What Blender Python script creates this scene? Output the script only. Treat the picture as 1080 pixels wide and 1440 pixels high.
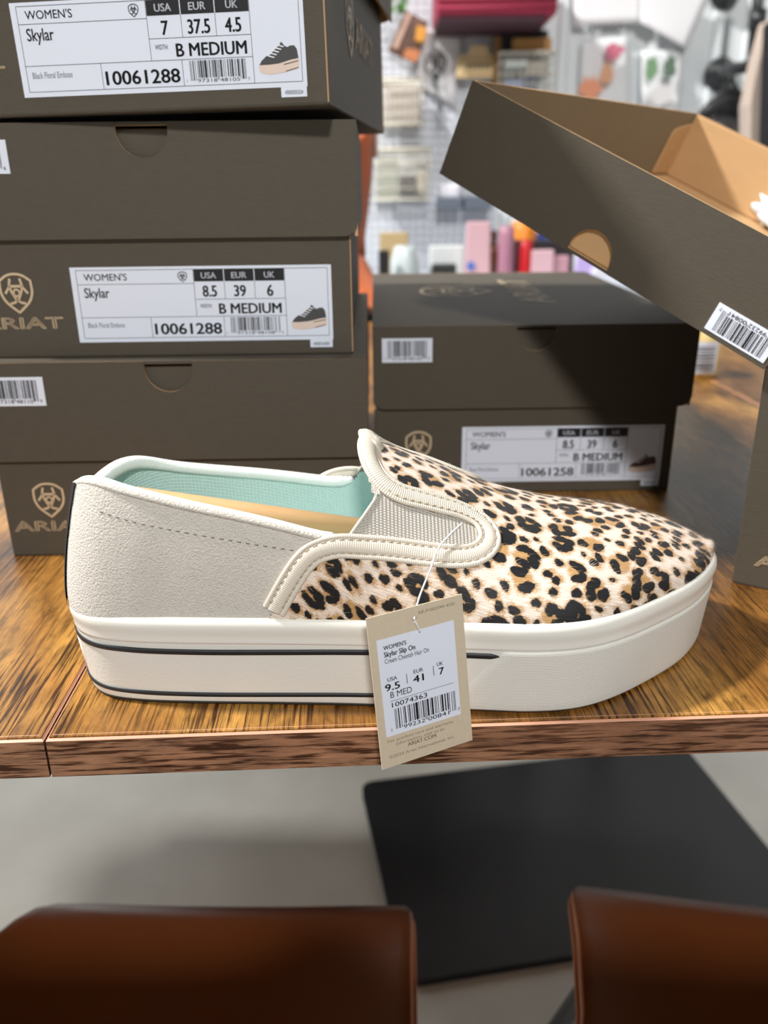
import bpy, bmesh, math, random
import numpy as np
from mathutils import Vector, Matrix
from mathutils.bvhtree import BVHTree
random.seed(7); rng = np.random.RandomState(11)
for o in list(bpy.data.objects): bpy.data.objects.remove(o, do_unlink=True)
SC = bpy.context.scene
COL = SC.collection

# ------------------------------------------------------------------ camera
T = 0.76                      # table top height above the floor
CH = 0.193                    # camera above the table top
FPX, PIT, ROL = 1157.0, 0.367, 0.0114
_fw = Vector((0, math.cos(PIT), -math.sin(PIT))); _rt = Vector((1, 0, 0)); _up = Vector((0, math.sin(PIT), math.cos(PIT)))
_c, _s = math.cos(ROL), math.sin(ROL)
RT = _rt * _c - _up * _s; UP = _rt * _s + _up * _c
CAMPOS = Vector((0, 0, T + CH))
cd = bpy.data.cameras.new('camera'); cam = bpy.data.objects.new('camera', cd); COL.objects.link(cam)
M = Matrix.Identity(4)
for r in range(3):
    M[r][0] = RT[r]; M[r][1] = UP[r]; M[r][2] = -_fw[r]; M[r][3] = CAMPOS[r]
cam.matrix_world = M
cd.sensor_fit = 'VERTICAL'; cd.sensor_height = 36; cd.sensor_width = 27
cd.lens = FPX / 1440 * 36; cd.clip_start = .01; cd.clip_end = 60
cd.dof.use_dof = True; cd.dof.focus_distance = .325; cd.dof.aperture_fstop = cd.lens * .001 / .0032
SC.camera = cam

# ------------------------------------------------------------------ world, lamps, exposure
W = bpy.data.worlds.new('world'); SC.world = W; W.use_nodes = True
bg = W.node_tree.nodes['Background']; bg.inputs[0].default_value = (.93, .97, 1.0, 1); bg.inputs[1].default_value = .21
def area(name, direction, dist, size, power, target=(0.03, .4, T), color=(1, .98, .95)):
    d = Vector(direction).normalized(); p = Vector(target) + d * dist
    l = bpy.data.lights.new(name, 'AREA'); l.shape = 'RECTANGLE'; l.size = size[0]; l.size_y = size[1]; l.energy = power; l.color = color
    o = bpy.data.objects.new(name, l); COL.objects.link(o); o.location = p
    o.rotation_euler = (-d).to_track_quat('-Z', 'Y').to_euler(); return o
area('ceiling_lamp_front_offscreen', (.05, -.815, .58), 8.0, (.8, .55), 405)
area('ceiling_lamp_left_offscreen', (-.60, .03, .80), 6.0, (.5, .4), 560)
SC.view_settings.view_transform = 'Standard'; SC.view_settings.look = 'None'
SC.view_settings.exposure = 0.0; SC.view_settings.gamma = 1; SC.view_settings.use_curve_mapping = False

# ------------------------------------------------------------------ pixel helpers
def ray(px):
    x = px[0] - 540; y = 720 - px[1]
    return _fw * FPX + RT * x + UP * y
def at_y(px, Y):
    d = ray(px); return CAMPOS + d * (Y / d.y)
def at_z(px, z):
    d = ray(px); return CAMPOS + d * ((z + T - CAMPOS.z) / d.z)
_B = np.array([RT, UP, _fw])
def project(P):
    q = (np.asarray(P, float).reshape(-1, 3) - np.array(CAMPOS)) @ _B.T
    return np.stack([540 + FPX * q[:, 0] / q[:, 2], 720 - FPX * q[:, 1] / q[:, 2]], 1)

# ------------------------------------------------------------------ materials
MATS = {}
def srgb(c):
    return tuple(((v / 255) / 12.92 if v / 255 <= .04045 else ((v / 255 + .055) / 1.055) ** 2.4) for v in c)
def mat(name, col, rough=.6, bump=0, bscale=400, var=0, vscale=60, metal=0, spec=.5, coat=0, trans=0, stretch=None, sheen=0, alpha=1, sss=0):
    if name in MATS: return MATS[name]
    m = bpy.data.materials.new(name); m.use_nodes = True; nt = m.node_tree; N = nt.nodes; L = nt.links
    b = N['Principled BSDF']; c = srgb(col) + (1,)
    b.inputs['Base Color'].default_value = c; b.inputs['Roughness'].default_value = rough; b.inputs['Metallic'].default_value = metal
    b.inputs['Specular IOR Level'].default_value = spec
    b.inputs['Coat Weight'].default_value = coat; b.inputs['Transmission Weight'].default_value = trans; b.inputs['Alpha'].default_value = alpha
    b.inputs['Sheen Weight'].default_value = sheen
    tc = N.new('ShaderNodeTexCoord'); vec = tc.outputs['Object']
    if stretch:
        mp = N.new('ShaderNodeMapping'); mp.inputs['Scale'].default_value = stretch; L.new(vec, mp.inputs[0]); vec = mp.outputs[0]
    if var:
        n = N.new('ShaderNodeTexNoise'); n.inputs['Scale'].default_value = vscale; n.inputs['Detail'].default_value = 5; L.new(vec, n.inputs['Vector'])
        mx = N.new('ShaderNodeMix'); mx.data_type = 'RGBA'
        mx.inputs[6].default_value = tuple(v * (1 - var) for v in c[:3]) + (1,); mx.inputs[7].default_value = tuple(min(1, v * (1 + var)) for v in c[:3]) + (1,)
        L.new(n.outputs[0], mx.inputs[0]); L.new(mx.outputs[2], b.inputs['Base Color'])
    if bump:
        n2 = N.new('ShaderNodeTexNoise'); n2.inputs['Scale'].default_value = bscale; n2.inputs['Detail'].default_value = 3; L.new(vec, n2.inputs['Vector'])
        bp = N.new('ShaderNodeBump'); bp.inputs['Strength'].default_value = bump; bp.inputs['Distance'].default_value = .001
        L.new(n2.outputs[0], bp.inputs['Height']); L.new(bp.outputs[0], b.inputs['Normal'])
    MATS[name] = m; return m
def nodes_of(m): return m.node_tree.nodes, m.node_tree.links, m.node_tree.nodes['Principled BSDF']

def wave_bump(m, coord, scale_vec, strength, dist=.0006, wave='BANDS', direction='X', mscale=1.0):
    N, L, b = nodes_of(m)
    tc = N.new('ShaderNodeTexCoord'); mp = N.new('ShaderNodeMapping'); mp.inputs['Scale'].default_value = scale_vec
    L.new(tc.outputs[coord], mp.inputs[0])
    w = N.new('ShaderNodeTexWave'); w.wave_type = wave; w.bands_direction = direction; w.inputs['Scale'].default_value = mscale
    L.new(mp.outputs[0], w.inputs['Vector'])
    bp = N.new('ShaderNodeBump'); bp.inputs['Strength'].default_value = strength; bp.inputs['Distance'].default_value = dist
    L.new(w.outputs['Fac'], bp.inputs['Height'])
    if b.inputs['Normal'].is_linked: L.new(b.inputs['Normal'].links[0].from_socket, bp.inputs['Normal'])
    L.new(bp.outputs[0], b.inputs['Normal'])
    return w

def wood(name, cols, grain_axis, rough=.42):
    """rustic laminate: long grain lines along grain_axis ('x' or 'y'), blotches and dark worn marks"""
    m = mat(name, (150, 100, 45), rough, spec=.45); N, L, b = nodes_of(m)
    tc = N.new('ShaderNodeTexCoord')
    def noise(sc, detail, rough_=.55, dist=0.0, vecscale=(1, 1, 1)):
        mp = N.new('ShaderNodeMapping'); mp.inputs['Scale'].default_value = vecscale; L.new(tc.outputs['Object'], mp.inputs[0])
        n = N.new('ShaderNodeTexNoise'); n.inputs['Scale'].default_value = sc; n.inputs['Detail'].default_value = detail
        n.inputs['Roughness'].default_value = rough_; n.inputs['Distortion'].default_value = dist; L.new(mp.outputs[0], n.inputs['Vector']); return n.outputs[0]
    def v3(along): return (1, along, 1) if grain_axis == 'y' else (along, 1, 1)
    patch_ = noise(13, 7, .62, .6, v3(.45)); fleck = noise(150, 8, .76, .5 if grain_axis == 'y' else .3, v3(.28 if grain_axis == 'y' else .16)); fine = noise(640, 3, .6, .12, v3(.03 if grain_axis == 'y' else .06)); where = noise(16, 3, .5, .3, v3(.5)); streak = noise(110, 4, .6, .4, v3(.05))
    def ramp(src, stops):
        r = N.new('ShaderNodeValToRGB'); e = r.color_ramp.elements
        for i, (p, c) in enumerate(stops):
            if i < 2: e[i].position = p; e[i].color = c
            else:
                q = e.new(p); q.color = c
        L.new(src, r.inputs[0]); return r.outputs[0]
    def mix(fac, a, bb, mode='MIX', f=None):
        x = N.new('ShaderNodeMix'); x.data_type = 'RGBA'; x.blend_type = mode
        if f is not None: x.inputs[0].default_value = f
        else: L.new(fac, x.inputs[0])
        L.new(a, x.inputs[6]); L.new(bb, x.inputs[7]); return x.outputs[2]
    def g(v): return (v, v, v, 1)
    base = ramp(patch_, [(.34, srgb(cols[0]) + (1,)), (.50, srgb(cols[1]) + (1,)), (.66, srgb(cols[2]) + (1,))])
    c1 = mix(None, base, ramp(fleck, [(.34, g(.22)), (.46, g(.80)), (.62, g(1.25))]), 'MULTIPLY', .8)
    c2 = mix(None, c1, ramp(streak, [(.34, g(.55)), (.60, g(1.1))]), 'MULTIPLY', .35)
    lines = ramp(fine, [(.41, (.16, .11, .07, 1)), (.52, (1, 1, 1, 1))])
    c3 = mix(ramp(where, [(.36, g(.25 if grain_axis == 'y' else .7)), (.58, g(1.0))]), c2, mix(None, c2, lines, 'MULTIPLY', 1.0))
    L.new(c3, b.inputs['Base Color'])
    bp = N.new('ShaderNodeBump'); bp.inputs['Strength'].default_value = .25; bp.inputs['Distance'].default_value = .0006
    L.new(fine, bp.inputs['Height']); L.new(bp.outputs[0], b.inputs['Normal'])
    return m

M_BOX = mat('box_paper', (80, 73, 62), .62, .12, 900, .10, 350, spec=.4, stretch=(.35, 1, 1))
M_KRAFT = mat('kraft_board', (198, 160, 116), .8, .12, 500, .08, 120, spec=.2, stretch=(.3, 1, 1))
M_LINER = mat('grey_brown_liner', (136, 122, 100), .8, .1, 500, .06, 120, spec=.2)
M_EDGE = mat('board_edge', (196, 160, 118), .85)
M_GOLD = mat('logo_print', (205, 182, 150), .45, spec=.5)
M_LABEL = mat('label_paper', (226, 232, 246), .45, spec=.5)
M_INK = mat('black_ink', (22, 22, 28), .5)
M_INKGREY = mat('grey_ink', (92, 94, 104), .5)
M_WHITEINK = mat('white_ink', (232, 236, 246), .5)
M_PSOLE = mat('printed_sole', (226, 205, 192), .5)
M_PUP = mat('printed_upper', (72, 70, 72), .5)
M_PUPB = mat('printed_upper_brown', (84, 62, 54), .5)

# ------------------------------------------------------------------ mesh helpers
def link(name, verts, faces, mats, parent=None, smooth=False, midx=None):
    me = bpy.data.meshes.new(name); me.from_pydata([tuple(v) for v in verts], [], [tuple(f) for f in faces])
    if not isinstance(mats, (list, tuple)): mats = [mats]
    for m in mats: me.materials.append(m)
    if midx is not None: me.polygons.foreach_set('material_index', np.asarray(midx, np.int32))
    if smooth: me.polygons.foreach_set('use_smooth', np.ones(len(me.polygons), bool))
    me.update(); o = bpy.data.objects.new(name, me); COL.objects.link(o)
    if parent: o.parent = parent
    return o
class MB:
    def __init__(s): s.v = []; s.f = []; s.m = []
    def add(s, V, F, m=0):
        b = len(s.v); s.v += [tuple(p) for p in V]; s.f += [tuple(b + i for i in f) for f in F]
        s.m += (list(m) if isinstance(m, (list, tuple)) else [m] * len(F)); return s
    def box(s, a, b, m=0, M=None, mside=None):
        x0, y0, z0 = a; x1, y1, z1 = b
        V = [Vector(p) for p in ((x0, y0, z0), (x1, y0, z0), (x1, y1, z0), (x0, y1, z0), (x0, y0, z1), (x1, y0, z1), (x1, y1, z1), (x0, y1, z1))]
        if M is not None: V = [M @ p for p in V]
        return s.add(V, [(0, 3, 2, 1), (4, 5, 6, 7), (0, 1, 5, 4), (1, 2, 6, 5), (2, 3, 7, 6), (3, 0, 4, 7)], m if mside is None else mside)
    def prism(s, poly, y0, y1, m=0, mside=None, plane='xz'):
        """extrude an outline (local x,z) between y0 (front) and y1"""
        n = len(poly)
        if plane == 'xz': A = [(p[0], y0, p[1]) for p in poly]; B = [(p[0], y1, p[1]) for p in poly]
        elif plane == 'xy': A = [(p[0], p[1], y0) for p in poly]; B = [(p[0], p[1], y1) for p in poly]
        else: A = [(y0, p[0], p[1]) for p in poly]; B = [(y1, p[0], p[1]) for p in poly]
        F = [tuple(range(n)), tuple(range(2 * n - 1, n - 1, -1))] + [(i, i + n, (i + 1) % n + n, (i + 1) % n) for i in range(n)]
        return s.add(A + B, F, [m, m] + [m if mside is None else mside] * n)
    def tube(s, pts, r, n=8, m=0, closed=False, flat=None, caps=True):
        pts = [Vector(p) for p in pts]; k = len(pts); V = []; F = []
        rr = r if hasattr(r, '__len__') else [r] * k
        up = None
        for i in range(k):
            a = pts[(i - 1) % k] if (closed or i > 0) else pts[i]; b = pts[(i + 1) % k] if (closed or i < k - 1) else pts[i]
            t = (b - a).normalized()
            if up is None:
                up = Vector((0, 0, 1)) if abs(t.z) < .9 else Vector((1, 0, 0))
            up = (up - t * up.dot(t)).normalized(); sd = t.cross(up)
            for j in range(n):
                q = 2 * math.pi * j / n; V.append(pts[i] + (up * math.cos(q) + sd * math.sin(q)) * rr[i])
        for i in range(k if closed else k - 1):
            for j in range(n):
                a = i * n + j; b = i * n + (j + 1) % n; c = ((i + 1) % k) * n + (j + 1) % n; d = ((i + 1) % k) * n + j
                F.append((a, b, c, d))
        if caps and not closed: F.append(tuple(range(n - 1, -1, -1))); F.append(tuple(range((k - 1) * n, k * n)))
        return s.add(V, F, m)
    def lathe(s, prof, n=24, m=0, M=None):
        V = []; F = []
        for (r, z) in prof:
            for j in range(n):
                a = 2 * math.pi * j / n; V.append(Vector((r * math.cos(a), r * math.sin(a), z)))
        if M is not None: V = [M @ p for p in V]
        for i in range(len(prof) - 1):
            for j in range(n): F.append((i * n + j, i * n + (j + 1) % n, (i + 1) * n + (j + 1) % n, (i + 1) * n + j))
        F.append(tuple(range(n - 1, -1, -1))); F.append(tuple(range((len(prof) - 1) * n, len(prof) * n)))
        return s.add(V, F, m)
    def build(s, name, mats, parent=None, smooth=False, bevel=0, seg=2, autosmooth=False):
        o = link(name, s.v, s.f, mats, parent, smooth, s.m)
        if bevel:
            md = o.modifiers.new('bevel', 'BEVEL'); md.width = bevel; md.segments = seg; md.limit_method = 'ANGLE'; md.angle_limit = math.radians(35)
        return o
def tag(o, label=None, cat=None, group=None, kind=None):
    if label: o['label'] = label
    if cat: o['category'] = cat
    if group: o['group'] = group
    if kind: o['kind'] = kind
    return o
def empty(name, loc=(0, 0, 0), mtx=None):
    o = bpy.data.objects.new(name, None); COL.objects.link(o); o.empty_display_size = .02
    if mtx is not None: o.matrix_world = mtx
    else: o.location = loc
    return o
def pose(x, y, z, yaw, pitch, roll):
    return Matrix.Translation((x, y, z + T)) @ Matrix.Rotation(yaw, 4, 'Z') @ Matrix.Rotation(pitch, 4, 'X') @ Matrix.Rotation(roll, 4, 'Y')
def catmull(P, n=12, closed=False):
    P = np.asarray(P, float); k = len(P); out = []
    for i in range(k if closed else k - 1):
        p0 = P[(i - 1) % k] if (closed or i > 0) else 2 * P[0] - P[1]; p1 = P[i]; p2 = P[(i + 1) % k]
        p3 = P[(i + 2) % k] if (closed or i < k - 2) else 2 * P[-1] - P[-2]
        for t in np.linspace(0, 1, n, endpoint=False):
            out.append(.5 * ((2 * p1) + (-p0 + p2) * t + (2 * p0 - 5 * p1 + 4 * p2 - p3) * t * t + (-p0 + 3 * p1 - 3 * p2 + p3) * t ** 3))
    if not closed: out.append(P[-1])
    return np.array(out)
def resample(P, n, closed=False):
    P = np.asarray(P, float)
    if closed: P = np.vstack([P, P[:1]])
    d = np.r_[0, np.cumsum(np.linalg.norm(np.diff(P, axis=0), axis=1))]
    s = np.linspace(0, d[-1], n, endpoint=not closed)
    return np.stack([np.interp(s, d, P[:, k]) for k in range(P.shape[1])], 1)
def in_poly(x, y, poly):
    inside = np.zeros(x.shape, bool); n = len(poly)
    for i in range(n):
        x0, y0 = poly[i]; x1, y1 = poly[(i + 1) % n]
        if y0 == y1: continue
        c = ((y0 > y) != (y1 > y)) & (x < (x1 - x0) * (y - y0) / (y1 - y0) + x0); inside ^= c
    return inside

# ------------------------------------------------------------------ lettering
_TC = {}
def glyphs(s, bold):
    if (s, bold) in _TC: return _TC[(s, bold)]
    cu = bpy.data.curves.new('lettering', 'FONT'); cu.body = s; cu.size = 1; cu.resolution_u = 3
    ob = bpy.data.objects.new('lettering', cu); COL.objects.link(ob)
    dg = bpy.context.evaluated_depsgraph_get(); me = bpy.data.meshes.new_from_object(ob.evaluated_get(dg))
    V = np.array([v.co[:] for v in me.vertices]).reshape(-1, 3)[:, :2]; F = [tuple(p.vertices) for p in me.polygons]
    bpy.data.objects.remove(ob, do_unlink=True); bpy.data.curves.remove(cu); bpy.data.meshes.remove(me)
    _TC[(s, bold)] = (V, F); return V, F
_CAP = {}
def text(mb, s, x, z, h, w=None, align='L', bold=0.0, y=-.0004, m=0, fn=None):
    """put lettering with cap height h (and total width w) at (x,z) baseline, facing -y"""
    V, F = glyphs(s, 0)
    if len(V) == 0: return
    if bold not in _CAP:
        c = glyphs('H', 0)[0]; _CAP[bold] = (c[:, 1].min(), c[:, 1].max())
    b0, b1 = _CAP[bold]; sy = h / (b1 - b0); x0, x1 = V[:, 0].min(), V[:, 0].max()
    sx = sy if w is None else w / (x1 - x0)
    wid = (x1 - x0) * sx; off = {'L': 0, 'C': -wid / 2, 'R': -wid}[align]
    P = [((p[0] - x0) * sx + off + x, (p[1] - b0) * sy + z) for p in V]
    fn = fn or (lambda a, b: (a, y, b))
    st = bold * sy * .9
    for dx, dz in (((0, 0),) if not bold else ((-st, 0), (st, 0), (0, st * .5), (0, -st * .5))): mb.add([fn(p[0] + dx, p[1] + dz) for p in P], F, m)
def rect(mb, x0, z0, x1, z1, y=-.0004, m=0, fn=None):
    fn = fn or (lambda a, b: (a, y, b))
    mb.add([fn(x0, z0), fn(x1, z0), fn(x1, z1), fn(x0, z1)], [(0, 1, 2, 3)], m)
def ribbon(mb, pts, w, y=-.0004, m=0, closed=False, fn=None):
    fn = fn or (lambda a, b: (a, y, b)); P = [Vector(p) for p in pts]; k = len(P); V = []; F = []
    for i in range(k):
        a = P[(i - 1) % k] if (closed or i > 0) else P[i]; b = P[(i + 1) % k] if (closed or i < k - 1) else P[i]
        t = (b - a).normalized(); n = Vector((-t.y, t.x)) * w / 2
        V += [fn(*(P[i] - n)), fn(*(P[i] + n))]
    for i in range(k if closed else k - 1):
        a = 2 * i; b = 2 * ((i + 1) % k); F.append((a, b, b + 1, a + 1))
    mb.add(V, F, m)
UPC_L = ['0001101', '0011001', '0010011', '0111101', '0100011', '0110001', '0101111', '0111011', '0110111', '0001011']
def barcode(mb, digits, x, z, w, h, y=-.0004, m=0, fn=None, bold=.0, guard=.16, dig_h=None):
    d = [int(c) for c in digits]
    bits = '101' + ''.join(UPC_L[k] for k in d[:6]) + '01010' + ''.join(''.join('1' if c == '0' else '0' for c in UPC_L[k]) for k in d[6:]) + '101'
    u = w / 95; i = 0; dh = dig_h or h * .18
    while i < 95:
        if bits[i] == '1':
            j = i
            while j < 95 and bits[j] == '1': j += 1
            long_ = i < 10 or i >= 85 or 45 <= i < 50
            rect(mb, x + i * u, z + (0 if long_ else dh * .75), x + j * u - u * .12, z + h, y, m, fn); i = j
        else: i += 1
    text(mb, digits[0], x - w * .075, z - dh * .35, dh * .8, align='L', bold=bold, y=y, m=m, fn=fn)
    text(mb, digits[1:6], x + w * .12, z - dh * .5, dh, w * .355, bold=bold, y=y, m=m, fn=fn)
    text(mb, digits[6:11], x + w * .525, z - dh * .5, dh, w * .355, bold=bold, y=y, m=m, fn=fn)
    text(mb, digits[11], x + w * 1.03, z - dh * .35, dh * .8, bold=bold, y=y, m=m, fn=fn)
def emblem(mb, cx, cz, w, h, sw, y=-.0004, m=0, fn=None):
    """shield with the crossed stirrup mark"""
    def q(a, b): return (cx + a * w, cz + b * h)
    sh = catmull([(-.5, .30), (-.26, .43), (0, .47), (.26, .43), (.5, .30)], 5)
    right = catmull([(.5, .30), (.50, .0), (.36, -.24), (0, -.5)], 5)
    left = [(-a, b) for a, b in right[::-1]]
    ribbon(mb, [q(*p) for p in list(sh) + list(right[1:]) + list(left[1:-1])], sw, y, m, True, fn)
    for s in (-1, 1):
        ribbon(mb, [q(s * .16, .36), q(s * .22, .14), q(s * .37, -.02)], sw, y, m, False, fn)
        ribbon(mb, [q(s * .20, .17), q(s * .16, .02), q(0, -.23)], sw * .9, y, m, False, fn)
        ribbon(mb, [q(0, -.17), q(s * .10, -.245), q(s * .25, -.27)], sw, y, m, False, fn)
    ribbon(mb, [q(-.24, .165), q(.24, .165)], sw * 1.1, y, m, False, fn)
    ribbon(mb, [q(.10 * math.cos(k), -.0 + .085 * math.sin(k)) for k in np.linspace(0, 2 * math.pi, 12, endpoint=False)], sw * .8, y, m, True, fn)

def printed_shoe(mb, x, z, w, up=2):
    """little sneaker picture on a label, toe to the left; material slots: 0 sole, 1 ink, 2 upper, 3 white"""
    def q(p): return (x + p[0] * w, z + p[1] * w)
    def poly(P, m, y): P = [q(p) for p in P]; mb.add([(a, y, b) for a, b in P], [tuple(range(len(P)))], m)
    sole = [(0, .20), (.02, .06), (.10, .02), (.28, .0), (.60, .03), (.95, .10), (1, .16), (1, .32), (.80, .30), (.5, .22), (.25, .21)]
    upper = [(.02, .21), (.08, .30), (.18, .38), (.30, .44), (.42, .56), (.55, .67), (.60, .68), (.66, .60), (.73, .57), (.80, .60), (.90, .60), (.96, .52), (.99, .33), (.80, .30), (.5, .23), (.25, .21)]
    poly(upper, up, -.00042); poly(sole, 0, -.00046)
    for k in range(5):
        a = .30 + k * .06; ribbon(mb, [q((a - .05, .40 + k * .055)), q((a + .10, .36 + k * .055))], w * .025, -.0005, 3)
    ribbon(mb, [q((.24, .40)), q((.56, .66))], w * .03, -.00048, 3)
    ribbon(mb, [q((.62, .20)), q((.98, .27))], w * .018, -.0005, 1); ribbon(mb, [q((.66, .055)), q((.98, .13))], w * .018, -.0005, 1)

def size_label(parent, yf, usa, eur, uk, style, digits, tab, brown=False, x0=-.046, z0=.008, w=.1368, h=.039, has_tab=True):
    lab = MB()
    lab.box((x0, yf - .0003, z0), (x0 + w, yf, z0 + h))
    if has_tab: lab.box((x0 + w - .0125, yf - .00028, z0 - .0042), (x0 + w - .0004, yf, z0 + .001))
    L = lab.build('size_label', M_LABEL, parent); tag(L, 'white printed size label')
    y = yf - .0004
    def X(u): return x0 + u * w
    def Z(v): return z0 + h * (1 - v)
    t = MB(); ln = .00022
    def hl(u0, u1, v): rect(t, X(u0), Z(v) - ln / 2, X(u1), Z(v) + ln / 2, y)
    def vl(u, v0, v1): rect(t, X(u) - ln / 2, Z(v1), X(u) + ln / 2, Z(v0), y)
    ul, ur, vt, vb = .022, .985, .04, .945
    hl(ul, ur, vt); hl(ul, ur, vb); vl(ul, vt, vb); vl(ur, vt, vb)
    hl(ul, .47, .225); hl(.47, .82, .435); hl(ul, .82, .665); vl(.47, vt, .665); vl(.82, vt, vb); vl(.29, .665, vb); vl(.575, .665, vb)
    vl(.5867, .2, .435); vl(.7033, .2, .435)
    t.build('ruled_lines', M_INK, L)
    hd = MB()
    for k in range(3): rect(hd, X(.47 + k * .11667) + ln, Z(.2), X(.47 + (k + 1) * .11667) - ln, Z(vt), y)
    hd.build('size_header', M_INK, L)
    a = MB()
    text(a, "WOMEN'S", X(.05), Z(.175), .0034, .0225, bold=.012, y=y)
    text(a, 'Skylar', X(.045), Z(.40), .0050, .0130, bold=.016, y=y)
    for k, s in enumerate((usa, eur, uk)):
        text(a, s, X(.47 + (k + .5) * .11667), Z(.40), .0056, min(.0030 * len(s.replace('.', '')) + (.0012 if '.' in s else 0), .013), 'C', bold=.03, y=y)
    text(a, 'B MEDIUM', X(.56), Z(.63), .0052, .033, bold=.032, y=y)
    text(a, style, X(.303), Z(.90), .0056, .0355, bold=.032, y=y)
    a.build('lettering', M_INK, L)['kind'] = 'stuff'
    g = MB(); text(g, 'WIDTH:', X(.487), Z(.55), .0020, .0062, y=y, bold=.01)
    text(g, 'Black Floral Emboss' if not brown else 'Rose Print Emboss', X(.042), Z(.80), .0026, .0195, y=y)
    if has_tab and tab: text(g, tab, X(.922), z0 - .0030, .0016, .0085, y=y, bold=.006)
    g.build('small_print', M_INKGREY, L)['kind'] = 'stuff'
    wh = MB()
    for k, s in enumerate(('USA', 'EUR', 'UK')): text(wh, s, X(.47 + (k + .5) * .11667), Z(.16), .0030, .0024 * len(s) + .0006, 'C', bold=.02, y=y - .0002)
    wh.build('header_lettering', M_WHITEINK, L)
    bc = MB(); barcode(bc, digits, X(.60), Z(.893), .0265, .0083, y); bc.build('barcode', M_INK, L)
    em = MB(); emblem(em, X(.428), Z(.135), .0044, .0052, .0004, y); em.build('shield_mark', M_INK, L)
    pic = MB(); printed_shoe(pic, X(.838), Z(.86), .0190)
    for i, p in enumerate(pic.v): pic.v[i] = (p[0], p[1] + yf, p[2])
    pic.build('printed_shoe', [M_PSOLE, M_INK, M_PUPB if brown else M_PUP, M_WHITEINK], L)

# ------------------------------------------------------------------ shoe boxes
def lid_mesh(W_, D_, hl, notch=True, kraft_inside=True, corner=.007, inner=None):
    """lid, closed panel at z=0 going down to z=-hl; origin at front centre of the closed panel"""
    t = .0016; w = W_ / 2; mb = MB(); r = .0128; nd = .0165
    mb.box((-w, .0004, -t), (w, D_ - .0004, 0), mside=[1, 0, 0, 0, 0, 0])
    # front panel (notched) and back panel, rounded lower corners
    def corner_pts(sx): return [(sx * (w - corner + corner * math.sin(a)), -hl + corner - corner * math.cos(a)) for a in np.linspace(0, math.pi / 2, 6)]
    def ext(P, yo, yi):
        k = len(P); A = [(p[0], yo, p[1]) for p in P]; B = [(p[0], yi, p[1]) for p in P]
        return A + B, [tuple(range(k)), tuple(range(2 * k - 1, k - 1, -1))], k
    def addpoly(P, yo, yi, open_edges=()):
        V, F, k = ext(P, yo, yi); mi = [0, 1]
        for q in range(k):
            if q in open_edges: continue
            F.append((q, q + k, (q + 1) % k + k, (q + 1) % k)); mi.append(2)
        mb.add(V, F, mi)
    if notch:
        arc = [(-r * math.cos(a), -(nd - r) - r * math.sin(a)) for a in np.linspace(0, math.pi, 17)]
        left = [(-r, 0), (-w, 0)] + corner_pts(-1)[::-1] + [(-r, -hl)]
        right = [(w, 0), (r, 0), (r, -hl)] + corner_pts(1)
        addpoly(left, 0, t, (len(left) - 1,)); addpoly(right, 0, t, (1,))
        V = []; F = []; MI = []
        for yy in (0, t):
            for p in arc: V += [(p[0], yy, p[1]), (p[0], yy, -hl)]
        m_ = 2 * len(arc)
        for q in range(len(arc) - 1):
            a, b = 2 * q, 2 * q + 2
            F += [(a, a + 1, b + 1, b), (m_ + a, m_ + b, m_ + b + 1, m_ + a + 1), (a, b, m_ + b, m_ + a), (a + 1, m_ + a + 1, m_ + b + 1, b + 1)]; MI += [0, 1, 2, 2]
        mb.add(V, F, MI)
    else: addpoly([(w, 0), (-w, 0)] + corner_pts(-1)[::-1] + corner_pts(1), 0, t)
    V, F, k = ext(([(w, 0), (-w, 0)] + corner_pts(-1)[::-1] + corner_pts(1))[::-1], D_, D_ - t)
    F += [(q, q + k, (q + 1) % k + k, (q + 1) % k) for q in range(k)]; mb.add(V, F, [0, 1] + [2] * k)
    for s in (-1, 1):
        a = s * w; b = s * (w - t); lo, hi = min(a, b), max(a, b)
        m6 = [2, 0, 2, 0, 2, 0]
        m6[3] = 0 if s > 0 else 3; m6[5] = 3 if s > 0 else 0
        mb.box((lo, t, -hl), (hi, D_ - t, -t * .5), mside=m6)
    return mb
LID_MATS = [M_BOX, M_KRAFT, M_EDGE, M_KRAFT]
def base_mesh(W_, D_, H_, y0):
    t = .0018; w = W_ / 2; mb = MB()
    mb.box((-w, y0, 0), (w, y0 + D_, t), mside=[0, 1, 0, 0, 0, 0])
    m_f = [2, 2, 0, 2, 1, 2]
    mb.box((-w, y0, .0003), (w, y0 + t, H_), mside=[0, 2, 0, 2, 1, 2])
    mb.box((-w, y0 + D_ - t, .0003), (w, y0 + D_, H_), mside=[0, 2, 1, 2, 0, 2])
    mb.box((-w + .0004, y0 + t, .0003), (-w + t, y0 + D_ - t, H_), mside=[0, 2, 2, 1, 2, 0])
    mb.box((w - t, y0 + t, .0003), (w - .0004, y0 + D_ - t, H_), mside=[0, 2, 2, 0, 2, 1])
    return mb
def front_logo(parent, yf, cx=-.0755):
    lg = MB(); y = yf - .0003
    emblem(lg, cx, .0345, .0162, .0205, .00125, y)
    text(lg, 'ARIAT', cx, .0158, .0058, .0440, 'C', bold=.045, y=y)
    o = lg.build('logo_print', M_GOLD, parent); tag(o, 'tan shield logo and lettering'); return o
def lid_barcode(parent, digits, x0=-.0995, zt=-.0075, w=.0325, h=.0155, flip=False):
    o = MB(); o.box((x0, -.0004, zt - h), (x0 + w, 0, zt)); L = o.build('barcode_label', M_LABEL, parent, bevel=.0)
    b = MB(); barcode(b, digits, x0 + w * .11, zt - h * .84, w * .78, h * .74, -.0006); b.build('barcode', M_INK, L); return L

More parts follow.
